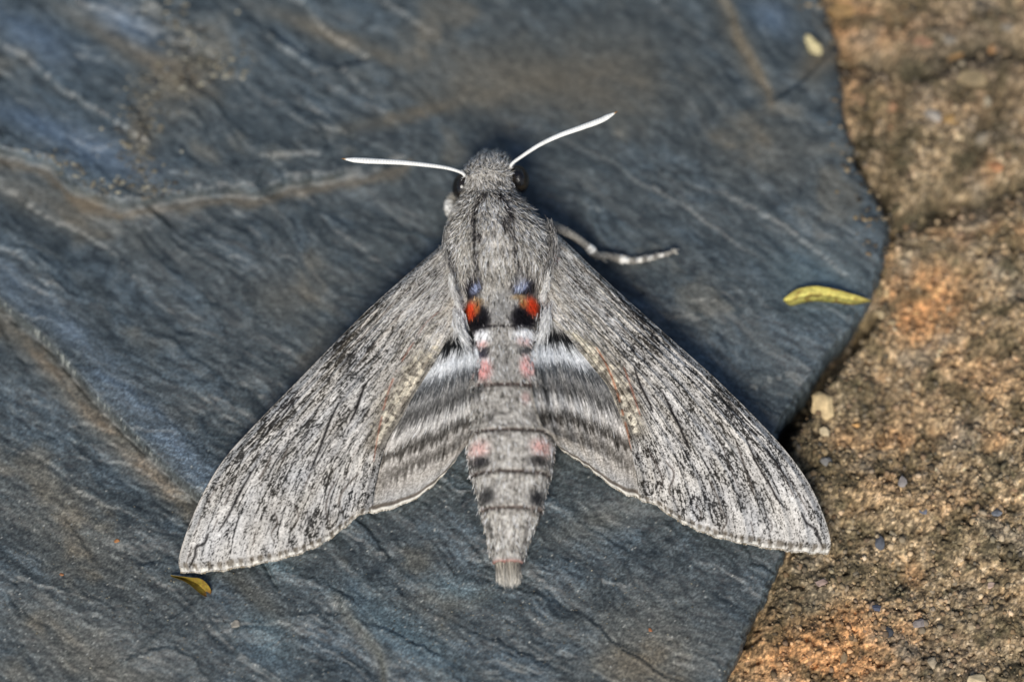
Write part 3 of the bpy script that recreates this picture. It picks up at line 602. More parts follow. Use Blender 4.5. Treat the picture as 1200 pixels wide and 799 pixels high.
ST_R = [([(743, 430), (750, 450), (758, 466), (765, 482)], 1.5, BK, .95), ([(777, 460), (788, 483), (799, 506), (809, 528)], 1.7, BK, .95), ([(699, 407), (712, 430), (722, 456), (730, 485), (735, 505), (741, 540), (742, 560)], 1.3, rgb(152, 88, 60), .7, 18),
        ([(731, 430), (740, 455), (750, 486)], 1.2, RD, .6), ([(939, 600), (945, 612), (956, 620), (960, 632), (965, 642)], 1.8, BK, .85), ([(875, 516), (888, 545), (903, 570), (915, 590), (925, 597)], 1.5, BK, .8),
        ([(862, 515), (872, 545), (880, 565), (884, 580)], 1.2, BR, .7, 6), ([(845, 520), (855, 545), (865, 570)], 1.1, BR, .6, 6), ([(830, 560), (842, 585), (845, 600)], 1.1, BR, .6), ([(780, 540), (790, 555), (784, 575), (792, 585)], 1.3, BR, .65), ([(756, 520), (768, 542), (776, 560), (772, 578)], 1.2, BR, .6),
        ([(668, 300), (700, 330), (730, 360), (755, 385)], 1.1, BR, .6, 14), ([(660, 315), (690, 345), (715, 372), (740, 396)], 1., BR, .6, 14), ([(676, 350), (700, 372), (720, 395)], 1., BR, .5, 8),
        ([(720, 345), (755, 378), (790, 410), (820, 440)], 1.1, BK, .45, 12), ([(840, 455), (862, 478), (885, 504)], 1.3, BK, .5, 9), ([(828, 470), (848, 495), (862, 515)], 1.2, BK, .4, 7), ([(900, 530), (918, 556), (934, 590)], 1., BR, .6, 9),
        ([(895, 600), (905, 615), (900, 628)], 1., BR, .5), ([(845, 596), (852, 610), (846, 622), (856, 628)], 1.1, BR, .7), ([(880, 610), (884, 632)], 1., BR, .5), ([(815, 590), (822, 602), (818, 612)], 1.1, BR, .6),
        ([(645, 290), (650, 306)], 1.6, rgb(168, 96, 84), .6), ([(925, 560), (942, 590), (955, 612)], .9, BR, .5, 8)]
def paint_hind(x, y, s, t, seed, px, py):
    S = s*130; T = t*230
    n1 = fbm(S/3.5, T/50, 4, 510+seed); n2 = fbm(S/1.8, T/14, 3, 520+seed)
    yy = y+9*n1+6*n2+5*fbm(S/14, T/40, 2, 525)
    # bands as function of distance down the wing, tilted towards the outer side
    q = yy+(.30+.16*ss(425, 470, yy+.3*(x-548)))*(x-548)
    q2 = yy-.0*x
    v = np.full(x.shape, .54)
    def band(c0, w, amt, pw=2): return amt*np.exp(-(np.abs((q-c0)/w))**pw)
    v = v+band(372, 12, .22)-band(398, 8, .56, 4)*ss(505, 520, x)+band(419, 11, .24, 4)-band(440, 7, .22, 3)-band(459, 8, .2, 3)+band(478, 7, .17, 3)-band(494, 8, .26, 3)+band(506, 5, .07)-band(517, 7, .18, 3)
    v = v+band(545, 18, .10)+.14*fbm(px/2.2, py/5, 2, 531)
    v = v+.16*n1+.10*n2
    out = ss(.80, .95, t); v = v*(1-out)+(.60+.06*n1)*out
    g = _h(np.floor(px/1.1), np.floor(py/1.1), seed+9); v = v*(1+(g-.5)*(.14+.3*ss(.5, .9, t)))
    v = v-.22*np.exp(-((s-.86)/.012)**2)*ss(.25, .5, t)-.2*np.exp(-((s-.93)/.01)**2)*ss(.3, .5, t)-.16*np.exp(-((s-.55-.05*t)/.008)**2)*ss(.6, .8, t)-.12*np.exp(-((s-.75)/.008)**2)*ss(.7, .8, t)
    v = np.clip(v, .08, .96)
    c = grey(v)
    bl = np.exp(-((q-422)/20)**2)*.8; c = c+bl[..., None]*np.array([-.03, .0, .035])
    br = ss(.55, .8, t)*(1-ss(.88, .96, t)); c = c+(br*.5)[..., None]*np.array([.03, .005, -.025])
    c = c+(rgb(70, 60, 50)-c)*(ss(.955, .97, t)*(1-ss(.978, .985, t))*.7)[..., None]
    c = c+(rgb(222, 216, 202)-c)*(ss(.978, .986, t)*.9)[..., None]
    return np.clip(c, .02, 1)
WINGS = {}
def make_wing(kind, spec, ref, n, m, zf, seed, strokes=None, mirror=False):
    S, s, t = coons(n=n, m=m, **spec); R = coons(n=n, m=m, **ref)[0]
    if kind == 'forewing': S[-1:, :] += 0
    # scalloped outer edge
    wv = .8*ss(0, .08, s)*np.sin(s*2*np.pi*(9 if kind == 'forewing' else 7)+seed+1.5*np.sin(s*9))*ss(.93, 1, t)+.25*gn(s*90, t*3, seed)*ss(.97, 1, t)
    S = S+np.stack([wv*0, wv], -1)
    z = zf(s, t, seed)
    px, py = S[..., 0], S[..., 1]
    c = paint_fore(R[..., 0], R[..., 1], s, t, seed, strokes, px, py) if kind == 'forewing' else paint_hind(R[..., 0], R[..., 1], s, t, seed, px, py)
    V = P(px, py, z); lower = V[::6, ::6].copy(); lower[..., 2] -= .022
    ln, lm = lower.shape[:2]
    Vall = np.vstack([V.reshape(-1, 3), lower.reshape(-1, 3)]); call = np.vstack([c.reshape(-1, 3), np.tile(rgb(150, 145, 138), (ln*lm, 1))])
    F = np.vstack([grid_faces(n, m, flip=not mirror), grid_faces(ln, lm, off=n*m, flip=mirror)])
    # rim joining both faces
    rim = []
    def edge(top, bot):
        for k in range(len(bot)-1):
            a = top[k*6]; b = top[min((k+1)*6, len(top)-1)]
            rim.append([a, b, bot[k+1], bot[k]])
    I = np.arange(n*m).reshape(n, m); J = np.arange(ln*lm).reshape(ln, lm)+n*m
    edge(I[:, 0], J[:, 0]); edge(I[:, -1], J[:, -1]); edge(I[-1], J[-1])
    o = mesh_np(kind, Vall, np.vstack([F, np.array(rim)]), M_WING, moth, call)
    WINGS[(kind, mirror)] = (V, c, s, t, o)
    # fringe: tiny scales along the outer margin
    nf = 900 if kind == 'forewing' else 420
    k = np.sort(rng.uniform(0, m-1.01, nf)); i0 = k.astype(int); fr = (k-i0)[:, None]
    e = V[-1][i0]*(1-fr)+V[-1][i0+1]*fr; inn = V[-8][i0]*(1-fr)+V[-8][i0+1]*fr
    d = e-inn; d /= np.linalg.norm(d, axis=1)[:, None]; sv = k/(m-1)
    alt = (np.sin(sv*2*np.pi*(17 if kind == 'forewing' else 8)+1+3*fbm(sv*9, sv*0+.5, 2, 3))+.7*rng.normal(size=nf) > (.35 if kind == 'forewing' else .75))
    colf = np.where(alt[:, None], rgb(150, 136, 112), rgb(214, 206, 190))*rng.uniform(.6, 1.1, (nf, 1))
    v_, f_, c_ = hairs(e-d*.012, d+rng.normal(0, .12, (nf, 3)), rng.uniform(.006, .022, nf)*(.6+.6*ss(-.4, .1, gn(sv*45, sv*0+.3, 5))), .013, colf, taper=.3)
    fo = mesh_np('wing_fringe', v_, f_, M_HAIR, o, c_); tag(fo, kind='stuff')
    return o
hl = make_wing('hindwing', LH, LH, 210, 130, hind_z, 3)
hr = make_wing('hindwing', RH, LH, 210, 130, hind_z, 4, mirror=True)
fl = make_wing('forewing', LF, LF, 430, 270, fore_z, 1, ST_L)
fr_ = make_wing('forewing', RF, LF, 430, 270, fore_z, 2, ST_R, mirror=True)

# ---- body
BY =  [176, 179, 184, 192, 203, 214, 224, 236, 250, 265, 282, 300, 316, 330, 345, 362, 380, 410, 449, 475, 502, 526, 550, 570, 592, 615, 640, 657, 663]
BXC = [576, 576, 575, 574, 572, 572, 574, 578, 581, 583, 584, 585, 586, 587, 588, 589, 590, 592, 594, 596, 598, 598.5, 599, 599, 599, 597.5, 595.5, 595, 595]
BW =  [7, 15, 22, 28, 31, 32, 34, 43, 51, 57, 60, 60, 57, 52, 46, 45, 45, 47, 50, 52, 53, 51, 47, 41, 37, 29.5, 22, 17, 12]
BZT = [.62, .76, .85, .92, .95, .95, .97, 1.05, 1.13, 1.19, 1.22, 1.20, 1.15, 1.09, 1.04, 1.03, 1.02, 1.0, .97, .95, .92, .88, .82, .76, .70, .60, .50, .43, .38]
BZB = [.5, .42, .38, .34, .32, .32, .30, .25, .2, .16, .14, .14, .14, .14, .14, .14, .13, .12, .11, .11, .10, .10, .09, .09, .09, .09, .10, .12, .16]
SEG = [382, 449.5, 502, 550.5, 592.5, 657]
def bprof(y):
    y = np.asarray(y, float)
    w = np.interp(y, BY, BW); zt = np.interp(y, BY, BZT); zb = np.interp(y, BY, BZB); xc = np.interp(y, BY, BXC)
    for sgy in SEG:
        k = np.where(y < sgy, np.exp(-(sgy-y)/9.), -np.exp(-(y-sgy)/4.)*1.0)*ss(370, 390, y)
        w = w+k*1.0; zt = zt+k*.02
    return xc, w, zt, zb
def body_pt(y, th):
    """th: 0 = right side, pi/2 = top"""
    xc, w, zt, zb = bprof(y); zm = zb+(zt-zb)*.45
    cx, sy = np.cos(th), np.sin(th)
    ex = np.sign(cx)*np.abs(cx)**.85
    z = np.where(sy > 0, zm+(zt-zm)*np.abs(sy)**.9, zm-(zm-zb)*np.abs(sy)**.9)
    z = z-.035*np.exp(-((xc-xc)/6)**2)*0
    ctr = P(xc, y, zt*.9+zb*.1)
    k = (D-.9)/D*K
    return np.stack([ctr[..., 0]+ex*w*k, ctr[..., 1], z], -1)
def paint_body(x, y, seed=0):
    y = np.asarray(y)-2.5*ss(300, 340, y)
    n1 = fbm(x/3, y/12, 3, 601+seed); n2 = fbm(x/9, y/9, 3, 611)
    v = .60+.05*ss(330, 300, y)+.10*n1+.06*n2+.20*fbm(x/1.8, y/6, 2, 623)-.22*ss(.15, .5, fbm(x/7, y/9, 3, 627))*ss(440, 460, y)
    v = v-.08*np.exp(-((y-228)/14)**2)
    v = v+.06*np.exp(-((x-580)/12)**2-((y-270)/40)**2)+.05*ss(440, 620, y)
    c = grey(v, .25)
    def sp(cx, cy, rx, ry, col, al=1., ang=0, pw=3):
        nonlocal c
        ca, sa = math.cos(math.radians(ang)), math.sin(math.radians(ang))
        u = ((x-cx)*ca+(y-cy)*sa)/rx; w = (-(x-cx)*sa+(y-cy)*ca)/ry
        a = al*np.exp(-(np.abs(u*u+w*w))**(pw/2)); c = c+(col-c)*a[..., None]
    BL = rgb(18, 16, 20)
    for poly in ([(568, 231), (560, 243), (556, 258), (555.5, 273), (557, 291), (558, 308), (558, 318)], [(580, 231), (586, 235), (591, 241), (595.5, 254), (598, 269), (601, 288), (605, 306), (608, 316)], [(562, 274), (563, 286)], [(590, 262), (592, 276)]):
        d, f, s_ = pdist(x, y, poly); c = c+(BL-c)*(np.exp(-(d/2.0)**2))[..., None]
    sp(577, 245, 3, 14, rgb(196, 190, 182), .5, -12)
    # rear of the thorax: blue-black tufts, red, black, centre grey
    sp(553, 336, 11, 14, BL, 1, 20, 4); sp(614, 335, 16, 13, BL, 1, -20, 4)
    sp(556, 336, 5, 6, rgb(166, 176, 206), .9, 30); sp(611, 335, 10, 5, rgb(168, 178, 210), .95, -35); sp(610, 328, 7, 5, rgb(160, 160, 162), .8)
    sp(560, 351, 10, 4, rgb(150, 120, 84), .8, 20); sp(608, 347, 10, 3, rgb(170, 138, 96), .8, -10)
    sp(587, 360, 14, 22, rgb(136, 134, 130), .9)
    sp(561, 373, 14, 18, BL, 1, 0, 6); sp(613, 372, 15, 18, BL, 1, 0, 6)
    sp(550, 360, 8.5, 11, rgb(220, 70, 36), 1, 0, 4); sp(559, 359, 4, 7, rgb(172, 98, 52), .9, 0); sp(624, 355, 8.5, 11, rgb(222, 66, 32), 1, 0, 4); sp(614, 354, 5, 6, rgb(176, 104, 58), .95, 20)
    c = c+(BL-c)*(np.exp(-((y-381.5-.4*np.sin(x))/1.3)**2)*ss(30, 24, np.abs(x-588))*.9)[..., None]
    sp(563, 393, 14, 9, rgb(250, 249, 246), 1, 0, 4); sp(617, 391, 16, 9, rgb(250, 249, 246), 1, 0, 4); sp(563, 402, 8, 5, rgb(222, 168, 160), .75); sp(615, 399, 9, 5, rgb(222, 172, 166), .6)
    sp(566, 413, 8, 7, rgb(44, 42, 52), .95); sp(615, 410, 9, 6, rgb(60, 60, 62), .85)
    sp(568, 421, 9, 4, rgb(232, 224, 220), .8); sp(567, 432, 10, 12, rgb(224, 158, 152), 1, 0, 4); sp(616, 418, 8, 3, rgb(232, 220, 214), .8); sp(618, 428, 9, 12, rgb(224, 166, 160), 1, 0, 4)
    sp(590, 425, 16, 28, rgb(128, 126, 122), .6)
    sp(616, 465, 5, 7, rgb(196, 150, 142), .5); sp(575, 487, 5, 8, rgb(64, 62, 60), .7); sp(625, 486, 4, 8, rgb(64, 62, 60), .4)
    sp(561, 523, 12, 10, rgb(222, 182, 172), .95, 0, 3); sp(634, 521, 12, 10, rgb(222, 176, 166), .95, 0, 3)
    sp(562, 538, 14, 7, rgb(34, 33, 34), .9); sp(632, 537, 14, 7, rgb(40, 38, 38), .85)
    sp(570, 578, 11, 10, rgb(42, 42, 42), .9); sp(629, 580, 9, 10, rgb(34, 34, 36), .95)
    sp(575, 622, 3, 26, rgb(76, 74, 70), .7, -12); sp(617, 620, 3, 26, rgb(84, 80, 76), .5, 12); sp(589, 630, 1.6, 24, rgb(80, 78, 74), .4); sp(603, 630, 1.6, 24, rgb(80, 78, 74), .4)
    for sy_, col, al in ((449.5, rgb(70, 52, 48), .85), (502, rgb(58, 46, 42), .85), (550.5, rgb(58, 46, 42), .85), (592.5, rgb(70, 54, 48), .8), (657, rgb(150, 98, 88), 1.)):
        c = c+(col-c)*(np.exp(-((y-sy_)/(1.6 if sy_ < 650 else 3.5))**2)*al)[..., None]
    for sy_ in SEG[1:]: c = c+(rgb(40, 38, 36)-c)*(np.exp(-((y-sy_-1.8)/1.3)**2)*.85*(.7+.3*ss(-.2, .3, n1)))[..., None]
    return np.clip(c, .02, 1)
ny, nth = 460, 150
yy = np.linspace(176, 663, ny); th = np.linspace(0, 2*np.pi, nth, endpoint=False)
V = body_pt(yy[:, None]+0*th[None], th[None]+0*yy[:, None])
V[..., 2] += .008*fbm(V[..., 0]*20, V[..., 1]*20, 3, 77)
pxs, pys = Q(V[..., 0], V[..., 1], V[..., 2])
c = paint_body(pxs, yy[:, None]+0*pxs)
i = np.arange(ny-1)[:, None]; j = np.arange(nth)[None]; j2 = (j+1) % nth
F = np.stack([i*nth+j, (i+1)*nth+j, (i+1)*nth+j2, i*nth+j2], -1).reshape(-1, 4)[:, ::-1]
Vb = np.vstack([V.reshape(-1, 3), V[0].mean(0), V[-1].mean(0)]); cb = np.vstack([c.reshape(-1, 3), c[0].mean(0), c[-1].mean(0)])
jj = np.arange(nth); kk = (jj+1) % nth; n0 = ny*nth
caps = np.vstack([np.stack([kk, jj, np.full(nth, n0)], 1), np.stack([(ny-1)*nth+jj, (ny-1)*nth+kk, np.full(nth, n0+1)], 1)])
body = mesh_np('body', Vb, [F, caps], M_BODY, moth, cb)

# ---- fur on the body
def body_hairs(n, y0, y1, length, width, lift, seed, name, parent, var=.3, th0=-.25, fwd=0., splay=.35, curl=.0, tone=1., dens=None):
    r = np.random.default_rng(seed)
    y = r.uniform(y0, y1, n); t = r.uniform(th0, math.pi-th0, n)
    root = body_pt(y, t); dy = 1.5
    tg = body_pt(y+dy, t)-root; tg /= np.linalg.norm(tg, axis=1)[:, None]
    ts = body_pt(y, t+.03)-root; ts /= np.linalg.norm(ts, axis=1)[:, None]
    nr = np.cross(tg, ts); nr /= np.linalg.norm(nr, axis=1)[:, None]; nr *= np.sign(nr[:, 2:3]+.6*np.sign((root-body_pt(y, t*0+math.pi/2)*[1, 1, 0]-[0, 0, .5])[:, 2:3]*0+1)*0+1e-6)
    ctr = body_pt(y, t*0)*.5+body_pt(y, t*0+math.pi)*.5; outw = root-ctr; sg = np.sign((nr*outw).sum(1))[:, None]; sg[sg == 0] = 1; nr = nr*sg
    px, py = Q(root[:, 0], root[:, 1], root[:, 2])
    # combing direction varies slowly over the coat
    lat = splay*(1.4*fbm(px/26, y/30, 3, 700+seed))+.22*r.normal(size=n)
    bias = (px-np.interp(y, BY, BXC))/50.
    lat = lat+.35*bias*ss(330, 240, y)-.5*bias*ss(285, 330, y)*(y < 372)
    f = np.where(y < 205, -1.0*ss(206, 186, y)+ss(186, 206, y)*.3, 1.) if fwd else 1.
    X1 = np.array([1., 0, 0])
    lift = lift*np.where(y > 440, .35+.65*np.sin(np.clip(t, 0, np.pi)), 1.)
    d = tg*np.asarray(f)[..., None]*np.ones((n, 1))+X1*lat[:, None]+nr*(lift*(1+.5*r.normal(size=n)))[:, None]; lift = np.atleast_1d(lift*np.ones(n))[:, None]; LF_ = lift
    jl = .45*length; col = paint_body(px+r.normal(0, .8, n), y+jl*(f if fwd else 1.)+r.normal(0, 1.2, n), 0)
    val = 1+var*(r.random(n)*2-1)*1.0; q_ = r.random(n); val = np.where(q_ < .24, val*.42, val); val = np.where(q_ > .74, val*1.45, val)
    col = np.clip(col*val[:, None]*tone, 0.015, .97)
    L = length*(.6+.8*r.random(n))*K
    if dens is not None:
        k = r.random(n) < dens(px, y); root, d, L, col = root[k], d[k], L[k], col[k]; nr = nr[k]; n = len(root)
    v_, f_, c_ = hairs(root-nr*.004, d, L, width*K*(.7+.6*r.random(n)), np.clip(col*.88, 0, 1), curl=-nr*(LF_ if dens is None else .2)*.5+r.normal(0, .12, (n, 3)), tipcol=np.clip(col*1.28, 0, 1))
    return tag(mesh_np(name, v_, f_, M_HAIR, parent, c_), kind='stuff')
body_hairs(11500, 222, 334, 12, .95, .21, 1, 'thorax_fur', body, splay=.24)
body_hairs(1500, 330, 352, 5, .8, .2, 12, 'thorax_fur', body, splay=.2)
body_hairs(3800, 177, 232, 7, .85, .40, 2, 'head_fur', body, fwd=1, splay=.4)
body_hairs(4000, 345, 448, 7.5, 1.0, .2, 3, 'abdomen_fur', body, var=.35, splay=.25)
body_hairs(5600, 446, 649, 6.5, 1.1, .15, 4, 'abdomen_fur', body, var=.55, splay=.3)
# tail brush
n = 300; r = np.random.default_rng(9); ybr = r.uniform(657, 662.5, n); tb = r.uniform(-.2, math.pi+.2, n); root = body_pt(ybr, tb)
root[:, 0] = root[:, 0]*.96+P(595, 657, .4)[0]*.04
end = P(596.5+(Q(root[:, 0], root[:, 1], root[:, 2])[0]-595)*.78+r.normal(0, 2.2, n), 691-.03*(Q(root[:, 0], root[:, 1], root[:, 2])[0]-595)**2-abs(r.normal(0, 5, n))+3*(r.random(n) > .93), .24+.1*r.random(n))
d = end-root; L = np.linalg.norm(d, axis=1)
v_, f_, c_ = hairs(root, d, L, .019, rgb(176, 168, 152)*r.uniform(.25, 1.15, (n, 1)), tipcol=rgb(240, 234, 222)*r.uniform(.6, 1.1, (n, 1)))
tag(mesh_np('tail_brush', v_, f_, M_HAIR, body, c_), kind='stuff')

# ---- fur on the wing roots
def wing_hairs(key, n, t0, t1, length, width, lift, seed, s0=0., s1=1., name='wing_fur', bright=1., p=1.0):
    V, c, s, t, o = WINGS[key]; N_, M_ = s.shape; r = np.random.default_rng(seed)
    ti = t0+(t1-t0)*r.random(n)**p; si = s0+(s1-s0)*r.random(n)
    a = (ti*(N_-1)).astype(int).clip(0, N_-6); b = (si*(M_-1)).astype(int).clip(0, M_-2)
    root = V[a, b]; d = V[a+5, b]-root; d /= np.linalg.norm(d, axis=1)[:, None]; sd_ = V[a, b+1]-root; sd_ /= np.linalg.norm(sd_, axis=1)[:, None]
    lat = .35*fbm(si*5, ti*4, 2, seed)+.13*r.normal(size=n)
    d = d+sd_*lat[:, None]+np.array([0, 0, 1])*(lift*(.5+r.random(n)))[:, None]
    col = c[a, b]; val = 1+.5*(r.random(n)*2-1); 
    if key[0] == 'forewing': m = col.mean(1, keepdims=True); col = m*.6+.66*.42+(col-m)
    col = np.clip(col*val[:, None]*bright, .02, .96)
    L = length*(.6+.8*r.random(n))*K
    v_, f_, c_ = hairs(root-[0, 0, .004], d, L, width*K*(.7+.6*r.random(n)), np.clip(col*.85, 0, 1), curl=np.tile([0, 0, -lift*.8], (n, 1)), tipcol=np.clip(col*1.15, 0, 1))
    return tag(mesh_np(name, v_, f_, M_HAIR, o, c_), kind='stuff')
for mir in (False, True):
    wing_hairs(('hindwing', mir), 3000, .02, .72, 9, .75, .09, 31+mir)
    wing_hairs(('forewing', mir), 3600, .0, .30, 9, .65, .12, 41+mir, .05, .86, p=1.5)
# pale tufts where the wings join the body
def tuft(pts, n, spread, z, col, length, seed, dark=.7):
    r = np.random.default_rng(seed); pth = smooth(pts, 60); k = r.integers(0, 58, n)
    p0 = pth[k]; dr = pth[k+1]-pth[k]; p = p0+r.normal(0, spread, (n, 2)); zz = np.interp(k, [0, 59], z)+.03*r.random(n)
    root = P(p[:, 0], p[:, 1], zz); e = P(p[:, 0]+dr[:, 0]*10+r.normal(0, 1, n), p[:, 1]+dr[:, 1]*10, zz-.02)
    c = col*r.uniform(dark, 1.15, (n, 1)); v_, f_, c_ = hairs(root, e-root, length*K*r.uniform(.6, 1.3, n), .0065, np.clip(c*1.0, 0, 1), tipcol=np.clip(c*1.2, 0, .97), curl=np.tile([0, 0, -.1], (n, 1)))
    return v_, f_, c_
for k, (pts, n, sp, z, col, ln) in enumerate([([(528, 322), (531, 338), (536, 356)], 150, 1.6, (1.0, .96), rgb(232, 228, 220), 12), ([(535, 364), (538, 380), (545, 398)], 260, 3.2, (.95, .90), rgb(236, 235, 231), 15),
                                       ([(644, 314), (641, 330), (637, 348)], 150, 1.6, (1.0, .96), rgb(232, 228, 220), 12), ([(641, 360), (640, 376), (634, 394)], 260, 3.2, (.95, .90), rgb(236, 235, 231), 15),
        ([(532, 258), (527, 278), (528, 300), (531, 316)], 420, 4, (.80, .98), rgb(172, 168, 162), 12), ([(640, 258), (646, 278), (645, 298), (642, 314)], 420, 4, (.80, .98), rgb(172, 168, 162), 12)]):
    v_, f_, c_ = tuft(pts, n, sp, z, col, ln, 60+k, .35 if k > 3 else .7); tag(mesh_np('pale_tuft' if k < 4 else 'shoulder_tuft', v_, f_, M_HAIR, body, c_), kind='stuff')

# ---- head: eyes, palps, antennae, legs
def ellipsoid(name, ctr, rad, mat, parent, col=None, seg=28, rings=18, tilt=0.):
    u = np.linspace(0, 2*np.pi, seg, endpoint=False); v = np.linspace(0, np.pi, rings)
    p = np.stack([np.sin(v)[:, None]*np.cos(u), np.sin(v)[:, None]*np.sin(u), np.cos(v)[:, None]+0*u], -1)*np.array(rad)
    ca, sa = math.cos(tilt), math.sin(tilt); p = np.stack([p[..., 0]*ca-p[..., 1]*sa, p[..., 0]*sa+p[..., 1]*ca, p[..., 2]], -1)+ctr
    i = np.arange(rings-1)[:, None]; j = np.arange(seg)[None]; j2 = (j+1) % seg
    F = np.stack([i*seg+j, (i+1)*seg+j, (i+1)*seg+j2, i*seg+j2], -1).reshape(-1, 4)
    return mesh_np(name, p, F, mat, parent, None if col is None else np.tile(col, (seg*rings, 1)))
ellipsoid('eye', P(607.5, 210, .66), (.125, .165, .2), M_EYE, body, tilt=.25)
ellipsoid('eye', P(542.5, 219, .62), (.125, .165, .2), M_EYE, body, tilt=-.25)
def antenna(pts, zs, tip, seed):
    p2 = smooth(pts, 240); z = np.interp(np.linspace(0, 1, 240), np.linspace(0, 1, len(zs)), zs); p = P(p2[:, 0], p2[:, 1], z)
    u = np.linspace(0, 1, 240)
    r = np.interp(u, [0, .05, .2, .5, .8, .9, .955, .985, 1], [.019, .019, .023, .030, .037, .033, .017, .007, .0015])
    r = r*(1+.035*np.sin(u*2*np.pi*44))
    r = r*.95; V, F = tube(p, np.stack([r, r*.85], 1), 12)
    ring = .5+.5*np.sin(u*2*np.pi*44)
    c = rgb(238, 236, 228)*(1-.08*ring[:, None]); c = c+(rgb(130, 92, 50)-c)*ss(.955, .985, u)[:, None]
    c = np.repeat(c, 12, 0); under = np.tile(np.array([.0]*7+[.25]*5), 240)[:, None]; c = np.vstack([c, c[:1], c[-1:]])
    return mesh_np('antenna', V, F, M_ANT, moth, c)
antenna([(545, 206), (540, 202), (524, 197), (500, 193.5), (470, 190.5), (440, 189), (415, 187.5), (400, 186)], [.86, .95, 1.0, 1.03, 1.05, 1.06], 0, 1)
antenna([(598, 196), (601, 191), (612, 183), (632, 170), (655, 159), (680, 150), (702, 142), (714, 136), (724, 130.5)], [.86, .96, 1.02, 1.08, 1.12, 1.15], 0, 2)
def leg(pts, zs, rad, seed, bands, spurs=(), fur=500):
    n = 120; p2 = smooth(pts, n); z = np.interp(np.linspace(0, 1, n), np.linspace(0, 1, len(zs)), zs); p = P(p2[:, 0], p2[:, 1], z); u = np.linspace(0, 1, n)
    r = np.interp(u, *rad); V, F = tube(p, r, 12)
    c = np.tile(rgb(128, 124, 116), (n, 1))
    for b0, b1 in bands: c = c+(rgb(226, 222, 212)-c)*(ss(b0-.01, b0, u)*(1-ss(b1, b1+.01, u)))[:, None]
    c = c*(1+.15*gn(u*40, 0*u+.5, seed)[:, None]); c = np.repeat(c, 12, 0); c = np.vstack([c, c[:1], c[-1:]])
    o = mesh_np('leg', V, F, M_BODY, moth, c)
    rr = np.random.default_rng(seed); k = rr.integers(0, n-2, fur); a = rr.uniform(0, 2*np.pi, fur)
    T = p[k+1]-p[k]; T /= np.linalg.norm(T, axis=1)[:, None]; off = np.stack([np.cos(a)*-T[:, 1], np.cos(a)*T[:, 0], np.sin(a)], 1)
    col = rgb(176, 172, 162)*rr.uniform(.6, 1.25, (fur, 1))
    v_, f_, c_ = hairs(p[k]+off*r[k][:, None]*.9, T*1.0+off*.35, rr.uniform(.02, .06, fur), .008, np.clip(col, 0, .95))
    tag(mesh_np('leg_fur', v_, f_, M_HAIR, o, c_), kind='stuff')
    for (q0, q1) in spurs:
        a0 = P(*q0); a1 = P(*q1); V, F = tube([a0+(a1-a0)*t_ for t_ in np.linspace(0, 1, 6)], np.array([.016, .017, .015, .012, .008, .002]), 8)
        mesh_np('spur', V, F, M_BODY, o, np.tile(rgb(190, 184, 170), (len(V), 1)))
    return o
leg([(640, 262), (658, 269), (673, 277), (684, 285), (692, 292), (699, 299), (712, 299.5), (726, 303), (738, 305.5), (752, 304), (766, 301), (779, 298), (791, 293.5)], [.55, .5, .42, .32, .24, .16, .15, .15, .15, .17],
    ([0, .1, .2, .33, .38, .42, .5, .58, .62, .64, .7, .72, .78, .8, .86, .88, .95, 1], [.06, .058, .052, .046, .062, .05, .04, .05, .058, .036, .046, .031, .042, .029, .037, .025, .026, .012]), 5, [(.6, .66), (.72, .75), (.80, .83), (.88, .91), (.34, .39)], spurs=[((694, 293, .25), (699, 306, .18)), ((700, 299, .18), (712, 308, .13)), ((789, 294, .18), (796, 292, .12)), ((789, 294, .18), (795, 298, .12))])
leg([(545, 262), (534, 254), (527.5, 244), (528.5, 234), (537, 228)], [.5, .5, .48, .46, .5], ([0, .5, .75, 1], [.08, .075, .06, .04]), 6, [(.4, .7)], fur=500)
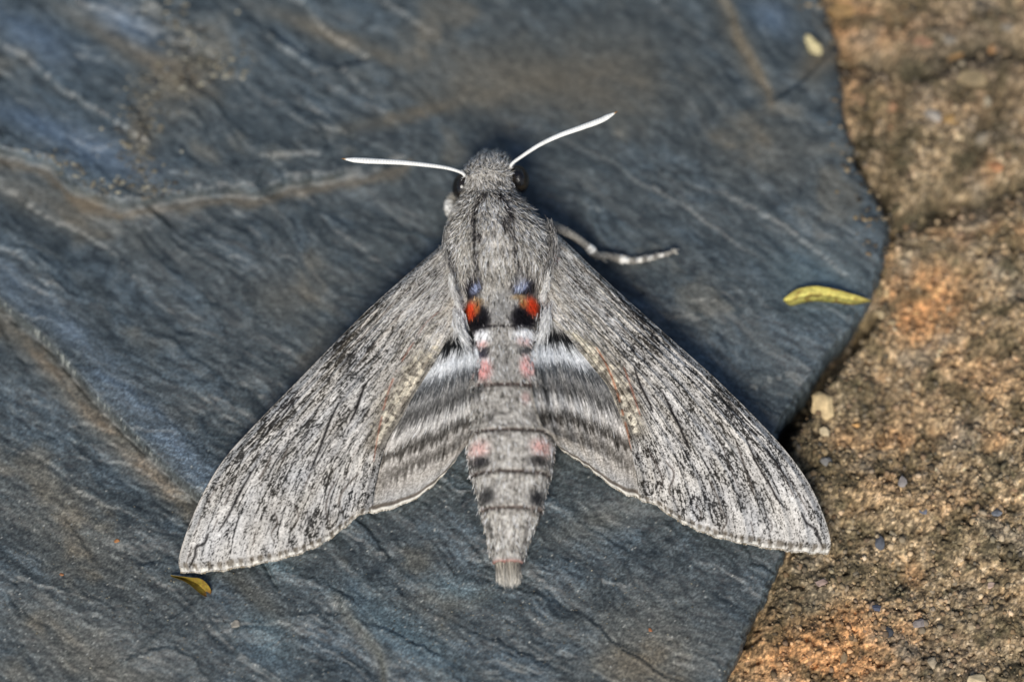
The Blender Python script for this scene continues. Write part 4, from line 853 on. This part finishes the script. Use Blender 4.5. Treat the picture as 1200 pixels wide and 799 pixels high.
# ---- leaves
def leaf(name, up, lo, z0, arch, cols, label, cat, thick=.008, cup=.03, seed=0, onto=slate_h, zfun=None):
    n, m = 70, 15; A = smooth(up, n); B = smooth(lo, n)
    s = np.linspace(0, 1, m)[None, :]; u = np.linspace(0, 1, n)[:, None]
    p2 = A[:, None]*(1-s[..., None])+B[:, None]*s[..., None]
    z = z0+arch*np.sin(np.pi*u)+cup*(2*s-1)**2*np.sin(np.pi*u)**.5+.01*fbm(u*9, s*3, 2, seed)-.012*np.exp(-((s-.5)/.06)**2)
    if zfun is not None: z = z+zfun(u)
    V = P(p2[..., 0], p2[..., 1], z); W2 = V.copy(); W2[..., 2] -= thick
    base, edge, tip = cols; cc = base+(edge-base)*(np.abs(2*s-1)[..., None]**2*.6)+0*u[..., None]; cc = cc+(tip-cc)*ss(.75, 1.05, u)[..., None]
    cc = cc*(1+.22*fbm(u*22, s*5, 3, seed+2))[..., None]; bl_ = ss(.15, .5, fbm(u*9, s*2.5, 3, seed+7)+.3*(2*s-1)**2)[..., None]; cc = cc+(rgb(122, 92, 44)-cc)*bl_*.55; cc = cc*(1-.10*(np.abs(np.sin(u*60+np.abs(s-.5)*9)) > .93))[..., None]; cc = cc+(cc*1.25-cc)*(np.exp(-((s-.5)/.05)**2))[..., None]; cc = cc*(1-.18*np.exp(-((s-.62)/.05)**2))[..., None]
    I = np.arange(n*m).reshape(n, m); J = I+n*m; F = [grid_faces(n, m, flip=True), grid_faces(n, m, off=n*m)]
    per = np.concatenate([I[:, 0], I[-1, 1:], I[::-1, -1][1:], I[0, ::-1][1:]]); q = np.stack([per[:-1], per[1:], per[1:]+n*m, per[:-1]+n*m], 1)
    ctr = V.reshape(-1, 3).mean(0); ctr[2] = 0
    o = mesh_np(name, np.vstack([V.reshape(-1, 3), W2.reshape(-1, 3)]), np.vstack(F+[q]), M_LEAF, None, np.clip(np.vstack([cc.reshape(-1, 3)]*2), 0, 1), loc=tuple(ctr))
    return tag(o, label, cat)
h1 = float(slate_h(950, 350)[0])
leaf('yellow_leaf', [(918, 351), (926, 344), (936, 338.5), (955, 335.5), (976, 338.5), (1000, 345), (1021, 352)], [(919, 353), (927, 358), (940, 355), (955, 353), (976, 354.5), (1000, 357), (1021, 353)], h1+.05, .05,
     (rgb(196, 184, 100), rgb(160, 148, 66), rgb(150, 136, 74)), 'slender curled yellow leaf lying at the slate edge beside the sandstone', 'leaf', seed=1)
h2 = float(slate_h(225, 684)[0])
leaf('withered_husk', [(200, 673.5), (212, 675), (224, 676.5), (234, 677.5), (242, 683), (247.5, 692), (245, 699)], [(200.5, 675), (210, 678.5), (218, 682), (226, 688), (233, 694), (239, 698), (244, 699.5)], h2+.03, .04,
     (rgb(126, 108, 40), rgb(170, 146, 54), rgb(120, 60, 34)), 'small withered brown and olive husk lying beside the left wing tip', 'husk', cup=.07, seed=4)
